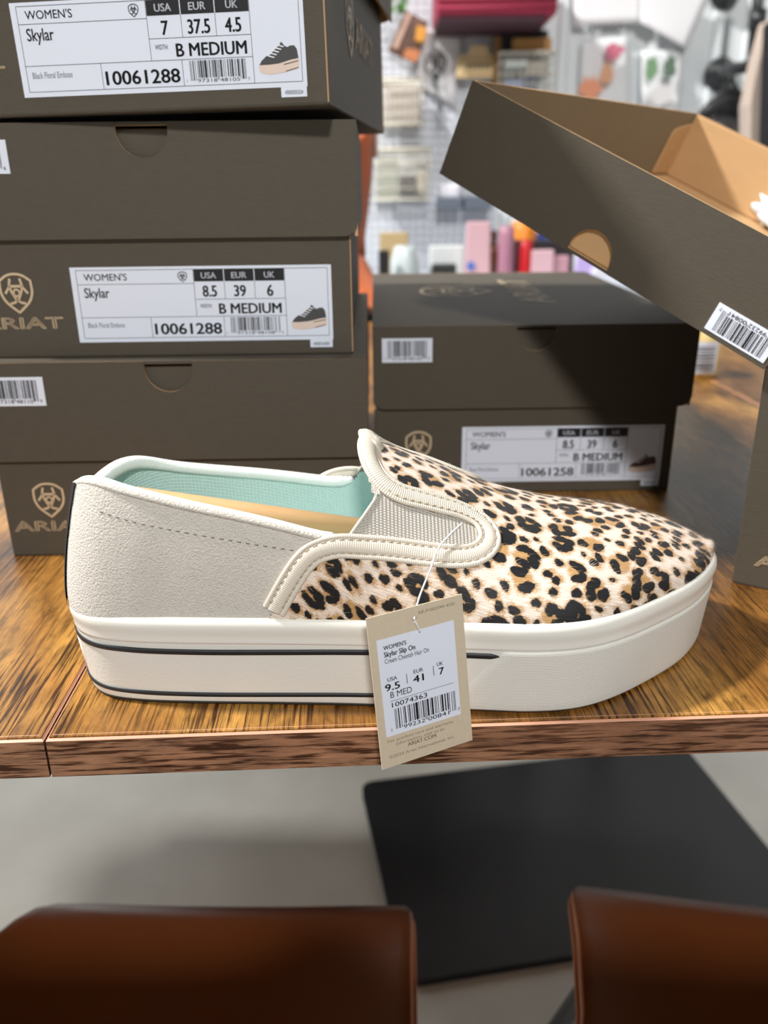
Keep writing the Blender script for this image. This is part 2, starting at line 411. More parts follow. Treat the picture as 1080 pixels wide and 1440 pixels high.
def shoe_box(name, P, label, group, Wl=.211, Dl=.315, H=.114, Wb=.203, lidz=None, lidrot=(0, 0, 0), base_dx=0, lab=None, bar=None, logo=True, has_lid=True, liddx=0):
    root = empty(name, mtx=P); tag(root, label, 'shoe box', group)
    yb = .0035
    b = base_mesh(Wb, Dl - .008, H - .003, yb)
    for i, v in enumerate(b.v): b.v[i] = (v[0] + base_dx, v[1], v[2])
    body = b.build('box_base', [M_BOX, M_KRAFT, M_EDGE], root, bevel=.0006, seg=1)
    if has_lid:
        l = lid_mesh(Wl, Dl, .0545).build('lid', LID_MATS, root)
        l.location = (liddx, 0, H if lidz is None else lidz); l.rotation_euler = lidrot
        if bar: lid_barcode(l, bar)
    else: l = None
    if logo: front_logo(body, yb, -.0755 + base_dx * 0)
    if lab: size_label(root, yb, *lab)
    return root, body, l
PB_C = pose(-.1137, .4352, 0, .0127, 0, 0)
PB_B = pose(-.1172, .4461, .1126, .0129, .010, 0)
PB_A = pose(-.1238, .432, .2312, -.0879, .022, -.0163)
PB_M = pose(.0994, .5339, 0, .0067, 0, 0)

def build_boxes():
    g = 'closed shoe boxes'
    shoe_box('shoe_box', PB_C, 'olive brown shoe box at the bottom of the stack of three', g, H=.1126, lab=('9', '40', '6.5', '10061288', '197318481109', ''), bar='197318481109', has_lid=True)
    shoe_box('shoe_box', PB_B, 'olive brown shoe box in the middle of the stack, size 8.5 label', g, H=.1156, lab=('8.5', '39', '6', '10061288', '197318481086', '4500216009'), bar='197318481086')
    A, body, lid = shoe_box('shoe_box', PB_A, 'olive brown shoe box on top of the stack, size 7 label', g, H=.120, Wl=.217, Wb=.201, lidz=.121, lidrot=(.04, 0, 0),
             lab=('7', '37.5', '4.5', '10061288', '197318481055', '4500203224'), logo=True)
    # logo on its long side
    lg = MB(); xs = .1005 + .0003
    f = lambda a, b: (xs, a, b)
    emblem(lg, .099, .048, .030, .034, .0022, m=0, fn=f); text(lg, 'ARIAT', .124, .0385, .0155, .100, bold=.045, fn=f)
    o = lg.build('side_logo', M_GOLD, body); tag(o, 'tan shield logo and lettering')
    Mb, body, lid = shoe_box('shoe_box', PB_M, 'olive brown shoe box standing alone behind the shoe, size 8.5 label', g, H=.1148, base_dx=-.0035, lidrot=(.018, 0, 0),
             lab=('8.5', '39', '6', '10061258', '197318481420', '45002009', True), bar='197318481420')
    lg = MB(); f = lambda a, b: (a, b, .0003)
    fr = lambda a, b: (-b, a, .0003)          # lettering runs front to back
    emblem(lg, .172, .037, .058, .060, .0030, fn=lambda a, b: (-b, a, .0003))
    text(lg, 'ARIAT', .172, -.032, .0235, .150, 'C', bold=.045, fn=lambda a, b: (-b + .0, a, .0003))
    o = lg.build('top_logo', M_GOLD, lid); tag(o, 'tan shield logo and lettering')
build_boxes()

# the open box of the shoe on show: base standing, lid upside down leaning on it
def open_box():
    yaw = math.radians(-33)
    P = Matrix.Translation((.1835, .3922, T)) @ Matrix.Rotation(yaw, 4, 'Z') @ Matrix.Translation((.1015, 0, 0))
    root = empty('open_shoe_box', mtx=P); tag(root, 'lidless olive brown shoe box base at the end of the shoe toe', 'shoe box')
    b = base_mesh(.203, .305, .1140, 0); b.build('box_base', [M_BOX, M_KRAFT, M_EDGE], root, bevel=.0006, seg=1)
    lg = MB(); emblem(lg, -.070, .0345, .0162, .0205, .00125, -.0003); text(lg, 'ARIAT', -.070, .0125, .0058, .0440, 'C', bold=.045, y=-.0003)
    tag(lg.build('logo_print', M_GOLD, root), 'tan shield logo and lettering')
    # lid turned over
    PL = pose(.1065, .4462, .1597, -.7096, .0068, .439)
    lid = empty('box_lid', mtx=PL); tag(lid, 'shoe box lid lying open side up, propped at a slant on the lidless box', 'box lid')
    mb = lid_mesh(.211, .315, .0507, corner=.0012)
    # flip: (x,y,z)->(-x,y,-z) keeps the notched panel at the front
    mb.v = [(-v[0], v[1], -v[2]) for v in mb.v]
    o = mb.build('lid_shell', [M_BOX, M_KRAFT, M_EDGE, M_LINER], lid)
    # folded kraft inner wall flaps at both ends
    fl = MB(); w = .211 / 2 - .0022
    fl.prism([(-w, .002), (w, .002), (w, .0487), (-w, .0487)], .0020, .0036, plane='xz')
    fl.build('inner_flap', M_KRAFT, lid, bevel=.0006)
    fl = MB(); fl.prism([(-w, .002), (w, .002), (w, .0497), (-w, .0497)], .315 - .0040, .315 - .0020, plane='xz'); fl.build('inner_flap', M_KRAFT, lid, bevel=.0006)
    for s in (-1, 1):
        c = MB(); x = s * (.211 / 2 - .0020); x2 = s * (.211 / 2 - .0036)
        c.prism([(.315 - .004, .003), (.315 - .004, .0430), (.315 - .010, .0425), (.315 - .030, .0385), (.315 - .034, .034), (.315 - .034, .003)], min(x, x2), max(x, x2), plane='yz')
        c.build('corner_flap', M_KRAFT, lid, bevel=.0005)
    # barcode sticker, upside down with the lid
    s = MB(); L = s.box((.0712, -.0004, .0024), (.1038, 0, .0162)).build('barcode_label', M_LABEL, lid)
    q = MB(); barcode(q, '199232008417', 0, 0, .0262, .0118, 0, fn=lambda a, b: (.1010 - a, -.0006, .0140 - b * .88))
    q.build('barcode', M_INK, L)
    # crumpled tissue left in the lid
    bm = bmesh.new(); bmesh.ops.create_icosphere(bm, subdivisions=3, radius=1)
    for v in bm.verts:
        k = 1 + .28 * math.sin(v.co.x * 7 + 1.3) * math.cos(v.co.y * 6) + .18 * math.sin(v.co.z * 9 + v.co.x * 4); v.co = Vector((v.co.x * .024 * k, v.co.y * .018 * k, max(-.0105, v.co.z * .012 * k)))
    me = bpy.data.meshes.new('tissue_paper'); bm.to_mesh(me); bm.free(); me.materials.append(mat('tissue', (222, 232, 242), .8, .3, 120))
    me.polygons.foreach_set('use_smooth', np.ones(len(me.polygons), bool))
    t = bpy.data.objects.new('tissue_paper', me); COL.objects.link(t)
    inv = PL.inverted(); o_ = inv @ CAMPOS; d_ = (inv.to_3x3() @ ray((1106, 306))); k_ = (.014 - o_.z) / d_.z; h_ = o_ + d_ * k_
    t.matrix_world = PL @ Matrix.Translation((h_.x, h_.y, .0125)); tag(t, 'crumpled white tissue paper inside the slanted open lid', 'tissue paper')
open_box()

# ------------------------------------------------------------------ table tops
TBL_Y, TBL_YAW = .2687, .0384
M_WTOP = wood('rustic_wood_top', ((100, 64, 26), (152, 104, 46), (190, 140, 68)), 'y', .36)
M_WEDGE = wood('rustic_wood_edge', ((140, 98, 72), (158, 114, 86), (176, 132, 100)), 'x', .5)
M_WLINE = mat('edge_band_highlight', (214, 160, 132), .35)
M_BLACK = mat('black_metal', (24, 24, 26), .45)
def table(x0, x1, label, legs):
    P = Matrix.Translation((0, TBL_Y, T)) @ Matrix.Rotation(TBL_YAW, 4, 'Z')
    th = .0178; D = 1.10; root = empty('table', mtx=Matrix.Translation((0, TBL_Y, 0)) @ Matrix.Rotation(TBL_YAW, 4, 'Z')); tag(root, label, 'table', 'wooden tables pushed together')
    c = .0012
    b = MB()
    V = [(x0 + c, c, 0), (x1 - c, c, 0), (x1 - c, D - c, 0), (x0 + c, D - c, 0)]
    b.box((x0 + c, c, -th + .001), (x1 - c, D - c, 0)); 
    o = b.build('table_top', M_WTOP, root); o.location = (0, 0, T)
    e = MB(); e.box((x0 + .0002, 0, -th), (x1 - .0002, .0016, -c)); o = e.build('front_edge', M_WEDGE, root); o.location = (0, 0, T)
    # band line along the top arris, gloss highlight painted into its pale colour
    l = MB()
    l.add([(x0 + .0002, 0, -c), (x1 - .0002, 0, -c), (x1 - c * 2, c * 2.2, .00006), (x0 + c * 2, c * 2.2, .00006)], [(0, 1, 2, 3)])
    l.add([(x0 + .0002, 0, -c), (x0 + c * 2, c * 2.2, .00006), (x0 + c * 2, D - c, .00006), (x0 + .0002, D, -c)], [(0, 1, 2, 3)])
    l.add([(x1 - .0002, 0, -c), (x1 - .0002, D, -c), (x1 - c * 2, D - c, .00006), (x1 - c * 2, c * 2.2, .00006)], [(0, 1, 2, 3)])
    o = l.build('edge_highlight', M_WLINE, root); o.location = (0, 0, T)
    s = MB(); s.box((x0 + .0002, .002, -th), (x0 + .0012, D, -c)).box((x1 - .0012, .002, -th), (x1 - .0002, D, -c)).box((x0 + .0012, D - .0014, -th), (x1 - .0012, D, -c))
    o = s.build('side_edge', M_WEDGE, root); o.location = (0, 0, T)
    rl = MB(); rl.box((x0 + .02, D - .10, T - th - .03), (x1 - .02, D - .06, T - th)); rl.build('under_rail', M_BLACK, root)
    for xx, yy in legs:
            k = MB(); k.box((xx, yy, 0), (xx + .03, yy + .03, T - th)); k.build('leg', M_BLACK, root, bevel=.002)
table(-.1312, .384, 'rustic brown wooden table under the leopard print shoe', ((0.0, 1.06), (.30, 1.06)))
table(-1.35, -.1317, 'rustic brown wooden table under the stack of three boxes', ((-1.33, .06), (-1.33, 1.06), (-.20, 1.06)))  # unseen left end lengthened to keep the left lamp off the floor
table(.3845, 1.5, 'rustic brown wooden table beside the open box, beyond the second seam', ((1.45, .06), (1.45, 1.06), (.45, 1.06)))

# ------------------------------------------------------------------ room
M_CONC = mat('concrete_floor', (214, 214, 207), .45, .05, 60, .20, 7, spec=.4)
fl = MB(); fl.box((-4, -3, -.05), (5, 3.1, 0)); tag(fl.build('floor', M_CONC), kind='structure')

# ------------------------------------------------------------------ the slip-on shoe
M_SOLE = mat('cream_rubber', (232, 230, 222), .42, .16, 900, 0, spec=.45)
M_BEAD = mat('cream_rubber_smooth', (238, 236, 227), .34, spec=.5)
M_TOE = mat('cream_rubber_ribbed', (232, 230, 222), .42, spec=.45)
wave_bump(M_TOE, 'UV', (1, 1, 1), .35, .0004, direction='Y', mscale=420)
wave_bump(M_TOE, 'UV', (1, 1, 1), .12, .0003, direction='X', mscale=300)
M_STRIPE = mat('black_stripe', (33, 36, 40), .5)
M_SUEDE = mat('cream_suede', (214, 208, 198), .9, .9, 1250, .06, 200, spec=.15, sheen=.3)
M_BIND = mat('cream_binding', (226, 217, 202), .7, spec=.25)
wave_bump(M_BIND, 'UV', (1, 1, 1), .4, .0004, direction='X', mscale=380)
M_GORE = mat('grey_elastic', (206, 200, 190), .8, spec=.2)
wave_bump(M_GORE, 'UV', (1, 1, 1), .8, .0006, direction='Y', mscale=300); wave_bump(M_GORE, 'UV', (1, 1, 1), .5, .0005, direction='X', mscale=220)
M_LINING = mat('mint_mesh_lining', (186, 214, 208), .8, spec=.2)
M_COLLAR = mat('white_mesh_lining', (226, 236, 230), .8, .3, 1500, spec=.2)
def mesh_holes(m, scale=620):
    N, L, b = nodes_of(m); tc = N.new('ShaderNodeTexCoord'); v = N.new('ShaderNodeTexVoronoi'); v.inputs['Scale'].default_value = scale; v.inputs['Randomness'].default_value = .15
    L.new(tc.outputs['UV'], v.inputs['Vector']); bp = N.new('ShaderNodeBump'); bp.inputs['Strength'].default_value = .8; bp.inputs['Distance'].default_value = .0006
    L.new(v.outputs['Distance'], bp.inputs['Height']); L.new(bp.outputs[0], b.inputs['Normal'])
mesh_holes(M_LINING)
M_HEELTAPE = mat('black_webbing', (26, 27, 32), .85, .6, 900)
M_THREAD = mat('grey_thread', (120, 112, 108), .8); M_THREADL = mat('sand_thread', (186, 172, 152), .8)
M_CARDTUBE = mat('kraft_stick', (200, 160, 112), .8, .1, 300, .08, 80)

ROOT_S = Vector((.01, .33, T))
SHOE = empty('slip_on_shoe', ROOT_S)
tag(SHOE, 'leopard print slip on platform shoe with cream suede heel on the wooden table', 'shoe')
def loc(P): return np.asarray(P, float) - np.array(ROOT_S)
OUT = catmull([(-.1282, .321), (-.1258, .303), (-.1165, .2918), (-.1005, .2872), (-.076, .2852), (-.041, .2838), (-.008, .282), (.0388, .2778), (.0570, .2764), (.0740, .2780),
               (.0895, .2840), (.1075, .2958), (.1275, .3122), (.1410, .3290), (.1462, .3410), (.1464, .3520), (.1405, .3635), (.1270, .3735), (.102, .3805), (.07, .3815),
               (.03, .3760), (-.02, .3660), (-.06, .3605), (-.09, .3575), (-.1115, .3510), (-.1242, .3385)], 14, True)
NL = 420
OUT = resample(OUT, NL, True)
def loop_normals(P):
    t = np.roll(P, -1, 0) - np.roll(P, 1, 0); t /= np.linalg.norm(t, axis=1)[:, None]; return np.stack([t[:, 1], -t[:, 0]], 1)
ON = loop_normals(OUT)
ARC = np.r_[0, np.cumsum(np.linalg.norm(np.diff(np.vstack([OUT, OUT[:1]]), axis=0), axis=1))]
def setuv(o, uv):
    me = o.data; l = me.uv_layers.new(name='UVMap'); idx = np.zeros(len(me.loops), np.int32); me.loops.foreach_get('vertex_index', idx)
    l.data.foreach_set('uv', np.asarray(uv, np.float32)[idx].ravel())
def sole_d(z):  # how far the side wall stands out at height z
    return np.interp(z, [0, .0012, .004, .031, .0325, .034, .0355, .0375, .0395, .041, .0420, .0424], [-.0016, -.0004, .0002, .0029, .0030, .0032, .0036, .0040, .0038, .0028, .0010, -.003])
def sweep(name, idx, zs, dfun, m, closed, parent, cap=False, zfun=None):
    n = len(idx); k = len(zs); V = []; UV = []
    for a in idx:
        a0 = int(a) % NL
        for z in zs:
            zz = z if zfun is None else zfun(a, z)
            p = OUT[a0] + ON[a0] * dfun(a, z); V.append((p[0], p[1], T + zz)); UV.append((ARC[a0], zz))
    F = []
    for i in range(n if closed else n - 1):
        for j in range(k - 1):
            b = ((i + 1) % n) * k
            F.append((i * k + j, b + j, b + j + 1, i * k + j + 1))
    if cap: F.append(tuple(i * k + k - 1 for i in range(n))); F.append(tuple(i * k for i in range(n - 1, -1, -1)))
    o = link(name, loc(V), F, m, parent, True); setuv(o, UV); return o
zs = [0, .0006, .0012, .0025, .004, .008, .014, .020, .026, .031, .0318]
midsole = sweep('midsole', range(NL), zs[:-2] + [.0300, .0306], lambda a, z: float(sole_d(z)), M_SOLE, True, SHOE, True)
bz = [.0296, .0302, .0312, .0325, .033, .034, .0347, .0355, .0365, .0375, .0386, .0395, .0403, .041, .0416, .042, .0424]
bead = sweep('foxing_bead', range(NL), bz, lambda a, z: float(sole_d(z)) + (-.001 if z < .03 else .0002), M_BEAD, True, SHOE, True)
outs = sweep('outsole', range(NL), [0.0, .0009, .0018], lambda a, z: -.0010 + z * .5, mat('outsole_rubber', (60, 56, 50), .7), True, SHOE, True)
# index on the near side closest to a given x
near_idx = [i for i in range(NL) if OUT[i][1] < .32]
def idx_x(x, near=True):
    c = [i for i in range(NL) if (ON[i][1] < 0) == near]
    return min(c, key=lambda i: abs(OUT[i][0] - x))
i_str = idx_x(.0435); i_toe = idx_x(.044); f_str = idx_x(.05, False)
arc_idx = list(range(f_str, NL)) + list(range(NL, NL + i_str + 1))      # far side, round the heel, near side
def stripe(z0, z1, end_drop=0):
    def zf(a, z):
        e = min(1, (arc_idx[-1] - a) / 1.6, (a - arc_idx[0]) / 1.6); mid = (z0 + z1) / 2 + .0006 * math.sin(a * .05)
        return mid + (z - (z0 + z1) / 2) * max(.15, e)
    return sweep('stripe', arc_idx, [z0 - .0001, z0, z1, z1 + .0001], lambda a, z: float(sole_d(z)) + (.0006 if z0 <= z <= z1 else -.0004), M_STRIPE, False, midsole, zfun=zf)
stripe(.0258, .0280); stripe(.0052, .0069)
# ribbed toe bumper, slanted start
tb = list(range(i_toe - 14, f_str + 4)); tz = np.r_[.0012, .0014, np.linspace(.002, .0292, 22), .0296]
def tb_d(a, z):
    z0 = float(z); edge = .0007 if .0013 < z0 < .0293 else -.0006
    st = i_toe - 13 + 13 * max(0, (z0 - .004)) / .025; en = f_str + 3 - 13 * max(0, (z0 - .004)) / .025
    k = min(1, max(0, (a - st) / 1.5)) * min(1, max(0, (en - a) / 1.5))
    return float(sole_d(z0)) + edge * k - (1 - k) * .0006
sweep('toe_bumper', tb, tz, tb_d, M_TOE, False, midsole)
# moulded groove and small black patch at the heel
hp = MB(); a0 = 0
for (k, z0, z1, m) in ((-9, .0175, .0245, 0),):
    c = OUT[k]; n = ON[k]; t = Vector((-n[1], n[0]))
    for s0, s1 in ((-.006, .006),):
        q = [Vector((c[0], c[1])) + t * s0 + Vector(n) * .0022, Vector((c[0], c[1])) + t * s1 + Vector(n) * .0022]
        hp.add([(q[0].x, q[0].y, T + z0), (q[1].x, q[1].y, T + z0), (q[1].x + n[0] * .001, q[1].y + n[1] * .001, T + z1), (q[0].x + n[0] * .001, q[0].y + n[1] * .001, T + z1)], [(0, 1, 2, 3)])
hp.v = [tuple(loc(v)) for v in hp.v]; o = hp.build('heel_patch', M_STRIPE, midsole)
md = o.modifiers.new('s', 'SOLIDIFY'); md.thickness = .0016; md.offset = 0
k = idx_x(-.1265); gr = sweep('side_rib', [k - 1, k, k + 1, k + 2], [.0072, .0074, .0236, .0238], lambda a, z: float(sole_d(z)) + (.0006 if .0073 < z < .0237 and a in (k, k + 1) else -.0003), M_BEAD, False, midsole)

# --- upper as one parametric surface: u along the shoe, j over the section
UPO = OUT + ON * (.0022 + .0018 * np.clip((-.085 - OUT[:, :1]) / .035, 0, 1))
ih = int(np.argmin(UPO[:, 0])); it_ = int(np.argmax(UPO[:, 0]))
xh, xt = UPO[ih, 0], UPO[it_, 0]
seq = np.roll(UPO, -ih, 0); kt = int(np.argmax(seq[:, 0]))
nearc = seq[:kt + 1]; farc = np.vstack([seq[kt:], seq[:1]])[::-1]
def mono(c):
    xs = np.maximum.accumulate(c[:, 0] + np.arange(len(c)) * 1e-9); return xs, c[:, 1]
nx, ny = mono(nearc); fx, fy = mono(farc)
RX = [-.140, -.10, -.05, -.02, -.006, .018, .043, .068, .096, .115, .130, .1395, .146, .150, .153]
RZ = [.135, .135, .124, .109, .0985, .0875, .0755, .0668, .0612, .0566, .0514, .0472, .0442, .0424, .0412]
rxs = catmull(np.stack([RX, RZ], 1), 10)
Z0 = .0385
def surf(NI, NJ, uu=None):
    u = np.linspace(0, 1, NI + 1) if uu is None else uu
    x = xh + (xt - xh) * (1 - np.cos(np.pi * u)) / 2
    yn = np.interp(x, nx, ny); yf = np.interp(x, fx, fy); c = (yn + yf) / 2; b = np.maximum((yf - yn) / 2, 1e-5)
    Hh = np.interp(x, rxs[:, 0], rxs[:, 1]) - Z0
    n = np.interp(x, [-.14, -.06, -.02, .01, .05, .10, .15], [3.0, 2.9, 2.6, 2.25, 2.08, 2.15, 2.4])
    th = np.linspace(0, np.pi, 161); S = np.zeros((len(u), NJ + 1, 3)); A = np.zeros((len(u), NJ + 1))
    for i in range(len(u)):
        e = 2 / n[i]; y = c[i] - b[i] * np.sign(np.cos(th)) * np.abs(np.cos(th)) ** e; z = Z0 + Hh[i] * np.abs(np.sin(th)) ** e
        y = y + .004 * np.interp(x[i], [-.02, .04, .11, .15], [0, 1, .7, 0]) * np.clip((z - Z0) / (Hh[i] + 1e-6), 0, 1)     # instep ridge sits to the inner side
        d = np.r_[0, np.cumsum(np.hypot(np.diff(y), np.diff(z)))]; t = np.linspace(0, d[-1], NJ + 1)
        yy = np.interp(t, d, y); zz = np.interp(t, d, z)
        w = np.clip((-.055 - x[i]) / .07, 0, 1); w = w * w * (3 - 2 * w)
        ln = .0100 * (np.clip((zz - .043) / .049, 0, 1.35)) ** 1.4 * w
        S[i, :, 0] = x[i] + ln; S[i, :, 1] = yy; S[i, :, 2] = zz; A[i] = t - d[-1] / 2
    return S, A
NI, NJ = 400, 240
S, SA = surf(NI, NJ)
def grid_normals(S):
    du = np.gradient(S, axis=0); dv = np.gradient(S, axis=1); n = np.cross(du, dv); n /= (np.linalg.norm(n, axis=2)[..., None] + 1e-12)
    c = np.array([0.01, .33, .05]); flip = np.sign(np.sum(n * (S - c), axis=2)); n *= np.where(flip == 0, 1, flip)[..., None]; return n
SN = grid_normals(S)
SW = S + np.array([0, 0, T])
quads = [(i * (NJ + 1) + j, (i + 1) * (NJ + 1) + j, (i + 1) * (NJ + 1) + j + 1, i * (NJ + 1) + j + 1) for i in range(NI) for j in range(NJ)]
bvh = BVHTree.FromPolygons([Vector(p) for p in SW.reshape(-1, 3)], quads)
def sample(A, ij):
    ij = np.asarray(ij, float); i = np.clip(ij[..., 0], 0, NI - 1e-6); j = np.clip(ij[..., 1], 0, NJ - 1e-6)
    a = i.astype(int); b = j.astype(int); f = (i - a)[..., None]; g = (j - b)[..., None]
    return A[a, b] * (1 - f) * (1 - g) + A[a + 1, b] * f * (1 - g) + A[a, b + 1] * (1 - f) * g + A[a + 1, b + 1] * f * g
def hit_ij(px):
    h = bvh.ray_cast(CAMPOS, ray(px).normalized())
    if h[0] is None: return None
    fi = h[2]; i, j = divmod(fi, NJ); p = np.array(h[0]); q = SW[i, j]; e1 = SW[i + 1, j] - q; e2 = SW[i, j + 1] - q
    return (i + np.clip((p - q) @ e1 / (e1 @ e1), 0, 1), j + np.clip((p - q) @ e2 / (e2 @ e2), 0, 1))
def path_ij(pxs): return [h for h in (hit_ij(p) for p in pxs) if h is not None]
def x2i(x): return NI * math.acos(max(-1, min(1, 1 - 2 * (x - xh) / (xt - xh)))) / math.pi

OPEN_PX = [(60, 704), (97, 688), (106, 678), (120, 673), (171, 690), (254, 711), (356, 732), (430, 750), (462, 761), (490, 757), (508, 731), (527, 703), (523, 688), (516, 665), (511, 645), (510, 630), (515, 622), (522, 616), (532, 612), (560, 450), (560, 100), (-200, 100), (-200, 704)]
BIND_PX = [(372, 884), (385, 858), (405, 822), (425, 792), (443, 776), (475, 767), (520, 769), (560, 773), (600, 778), (640, 782), (668, 779), (684, 768), (688, 752), (676, 733), (650, 719), (620, 710), (590, 702), (562, 694), (543, 682), (527, 664), (518, 645), (516, 628), (522, 619)]
VAMP_PX = BIND_PX + [(545, 300), (1400, 300), (1400, 1200), (368, 1200)]
GORE_PX = [(455, 764), (490, 756), (527, 703), (540, 684), (562, 694), (620, 710), (650, 719), (676, 733), (688, 752), (684, 768), (668, 779), (640, 782), (560, 773), (475, 767)]
def regions(Sg, shift=None):
    """0 quarter, 1 vamp, 2 gore, 3 opening for each quad of a grid"""
    C = (Sg[:-1, :-1] + Sg[1:, :-1] + Sg[:-1, 1:] + Sg[1:, 1:]) / 4; ni, nj = C.shape[:2]
    px = project((C + np.array([0, 0, T])).reshape(-1, 3)).reshape(ni, nj, 2); half = nj // 2
    R = np.zeros((ni, nj), int); x, y = px[:, :half, 0], px[:, :half, 1]
    near = np.zeros((ni, half), int)
    near[in_poly(x, y, VAMP_PX)] = 1; near[in_poly(x, y, GORE_PX)] = 2; near[in_poly(x, y, OPEN_PX)] = 3
    R[:, :half] = near
    for jj in range(half, nj):
        m = nj - 1 - jj
        for_shift = np.clip(m + shift_ratio(C[:, 0, 0]) * nj, 0, half - 1).astype(int)
        R[:, jj] = near[np.arange(ni), for_shift]
    return R
def shift_ratio(x):   # inner (far) collar runs a little lower than the near one
    return np.interp(x, [-.13, -.10, -.03, .0, .03], [0.034, .050, .029, .006, 0])
REG = regions(S)
def patch(name, Sg, Ng, mask, m, parent, off=0.0, A=None, smooth=True, flip=False):
    P = Sg + Ng * off; ni, nj = mask.shape; ids = -np.ones(P.shape[:2], int); I, J = np.nonzero(mask)
    use = np.zeros(P.shape[:2], bool)
    for a, b in ((0, 0), (1, 0), (1, 1), (0, 1)): use[I + a, J + b] = True
    ids[use] = np.arange(use.sum()); V = P[use] + np.array([0, 0, T])
    F = np.stack([ids[I, J], ids[I + 1, J], ids[I + 1, J + 1], ids[I, J + 1]], 1)
    me = bpy.data.meshes.new(name); me.vertices.add(len(V)); me.vertices.foreach_set('co', loc(V).ravel())
    me.loops.add(F.size); me.loops.foreach_set('vertex_index', F.ravel().astype(np.int32)); me.polygons.add(len(F))
    me.polygons.foreach_set('loop_start', np.arange(0, F.size, 4, dtype=np.int32)); me.polygons.foreach_set('use_smooth', np.ones(len(F), bool))
    me.materials.append(m); me.update(calc_edges=True); me.validate()
    o = bpy.data.objects.new(name, me); COL.objects.link(o); o.parent = parent
    if A is not None:
        uv = np.stack([Sg[..., 0][use], A[use]], 1); setuv(o, uv)
    return o, use
C0 = (S[:-1, :-1] + S[1:, 1:]) / 2
ycen = .3215
tape = (REG == 0) & (C0[..., 1] > .2985) & (C0[..., 1] < .3400) & (C0[..., 0] < -.105)
patch('heel_quarter', S, SN, REG == 0, M_SUEDE, SHOE, 0, SA)
patch('heel_tape', S, SN, tape, M_HEELTAPE, SHOE, .0007, SA)
near_mask = np.zeros(REG.shape, bool); near_mask[:, :NJ // 2] = True
for msk in (near_mask, ~near_mask): patch('elastic_gore', S, SN, (REG == 2) & msk, M_GORE, SHOE, -.0006, SA)
op = REG == 3; er = op.copy()
for k_ in range(5):
    e2 = er.copy(); e2[1:] |= er[:-1]; e2[:-1] |= er[1:]; e2[:, 1:] |= er[:, :-1]; e2[:, :-1] |= er[:, 1:]; er = e2
lin = (REG != 3) & (C0[..., 0] < .06) & ~(er & (C0[..., 0] > -.03) & (C0[..., 2] > .075))
patch('lining', S, SN, lin, M_LINING, SHOE, -.0030, SA)
# insole
ins = OUT - ON * .004; keep = ins[ins[:, 0] < .09]
link('insole', [tuple(loc((p[0], p[1], T + .0445))) for p in keep], [tuple(range(len(keep)))], M_LINING, SHOE)

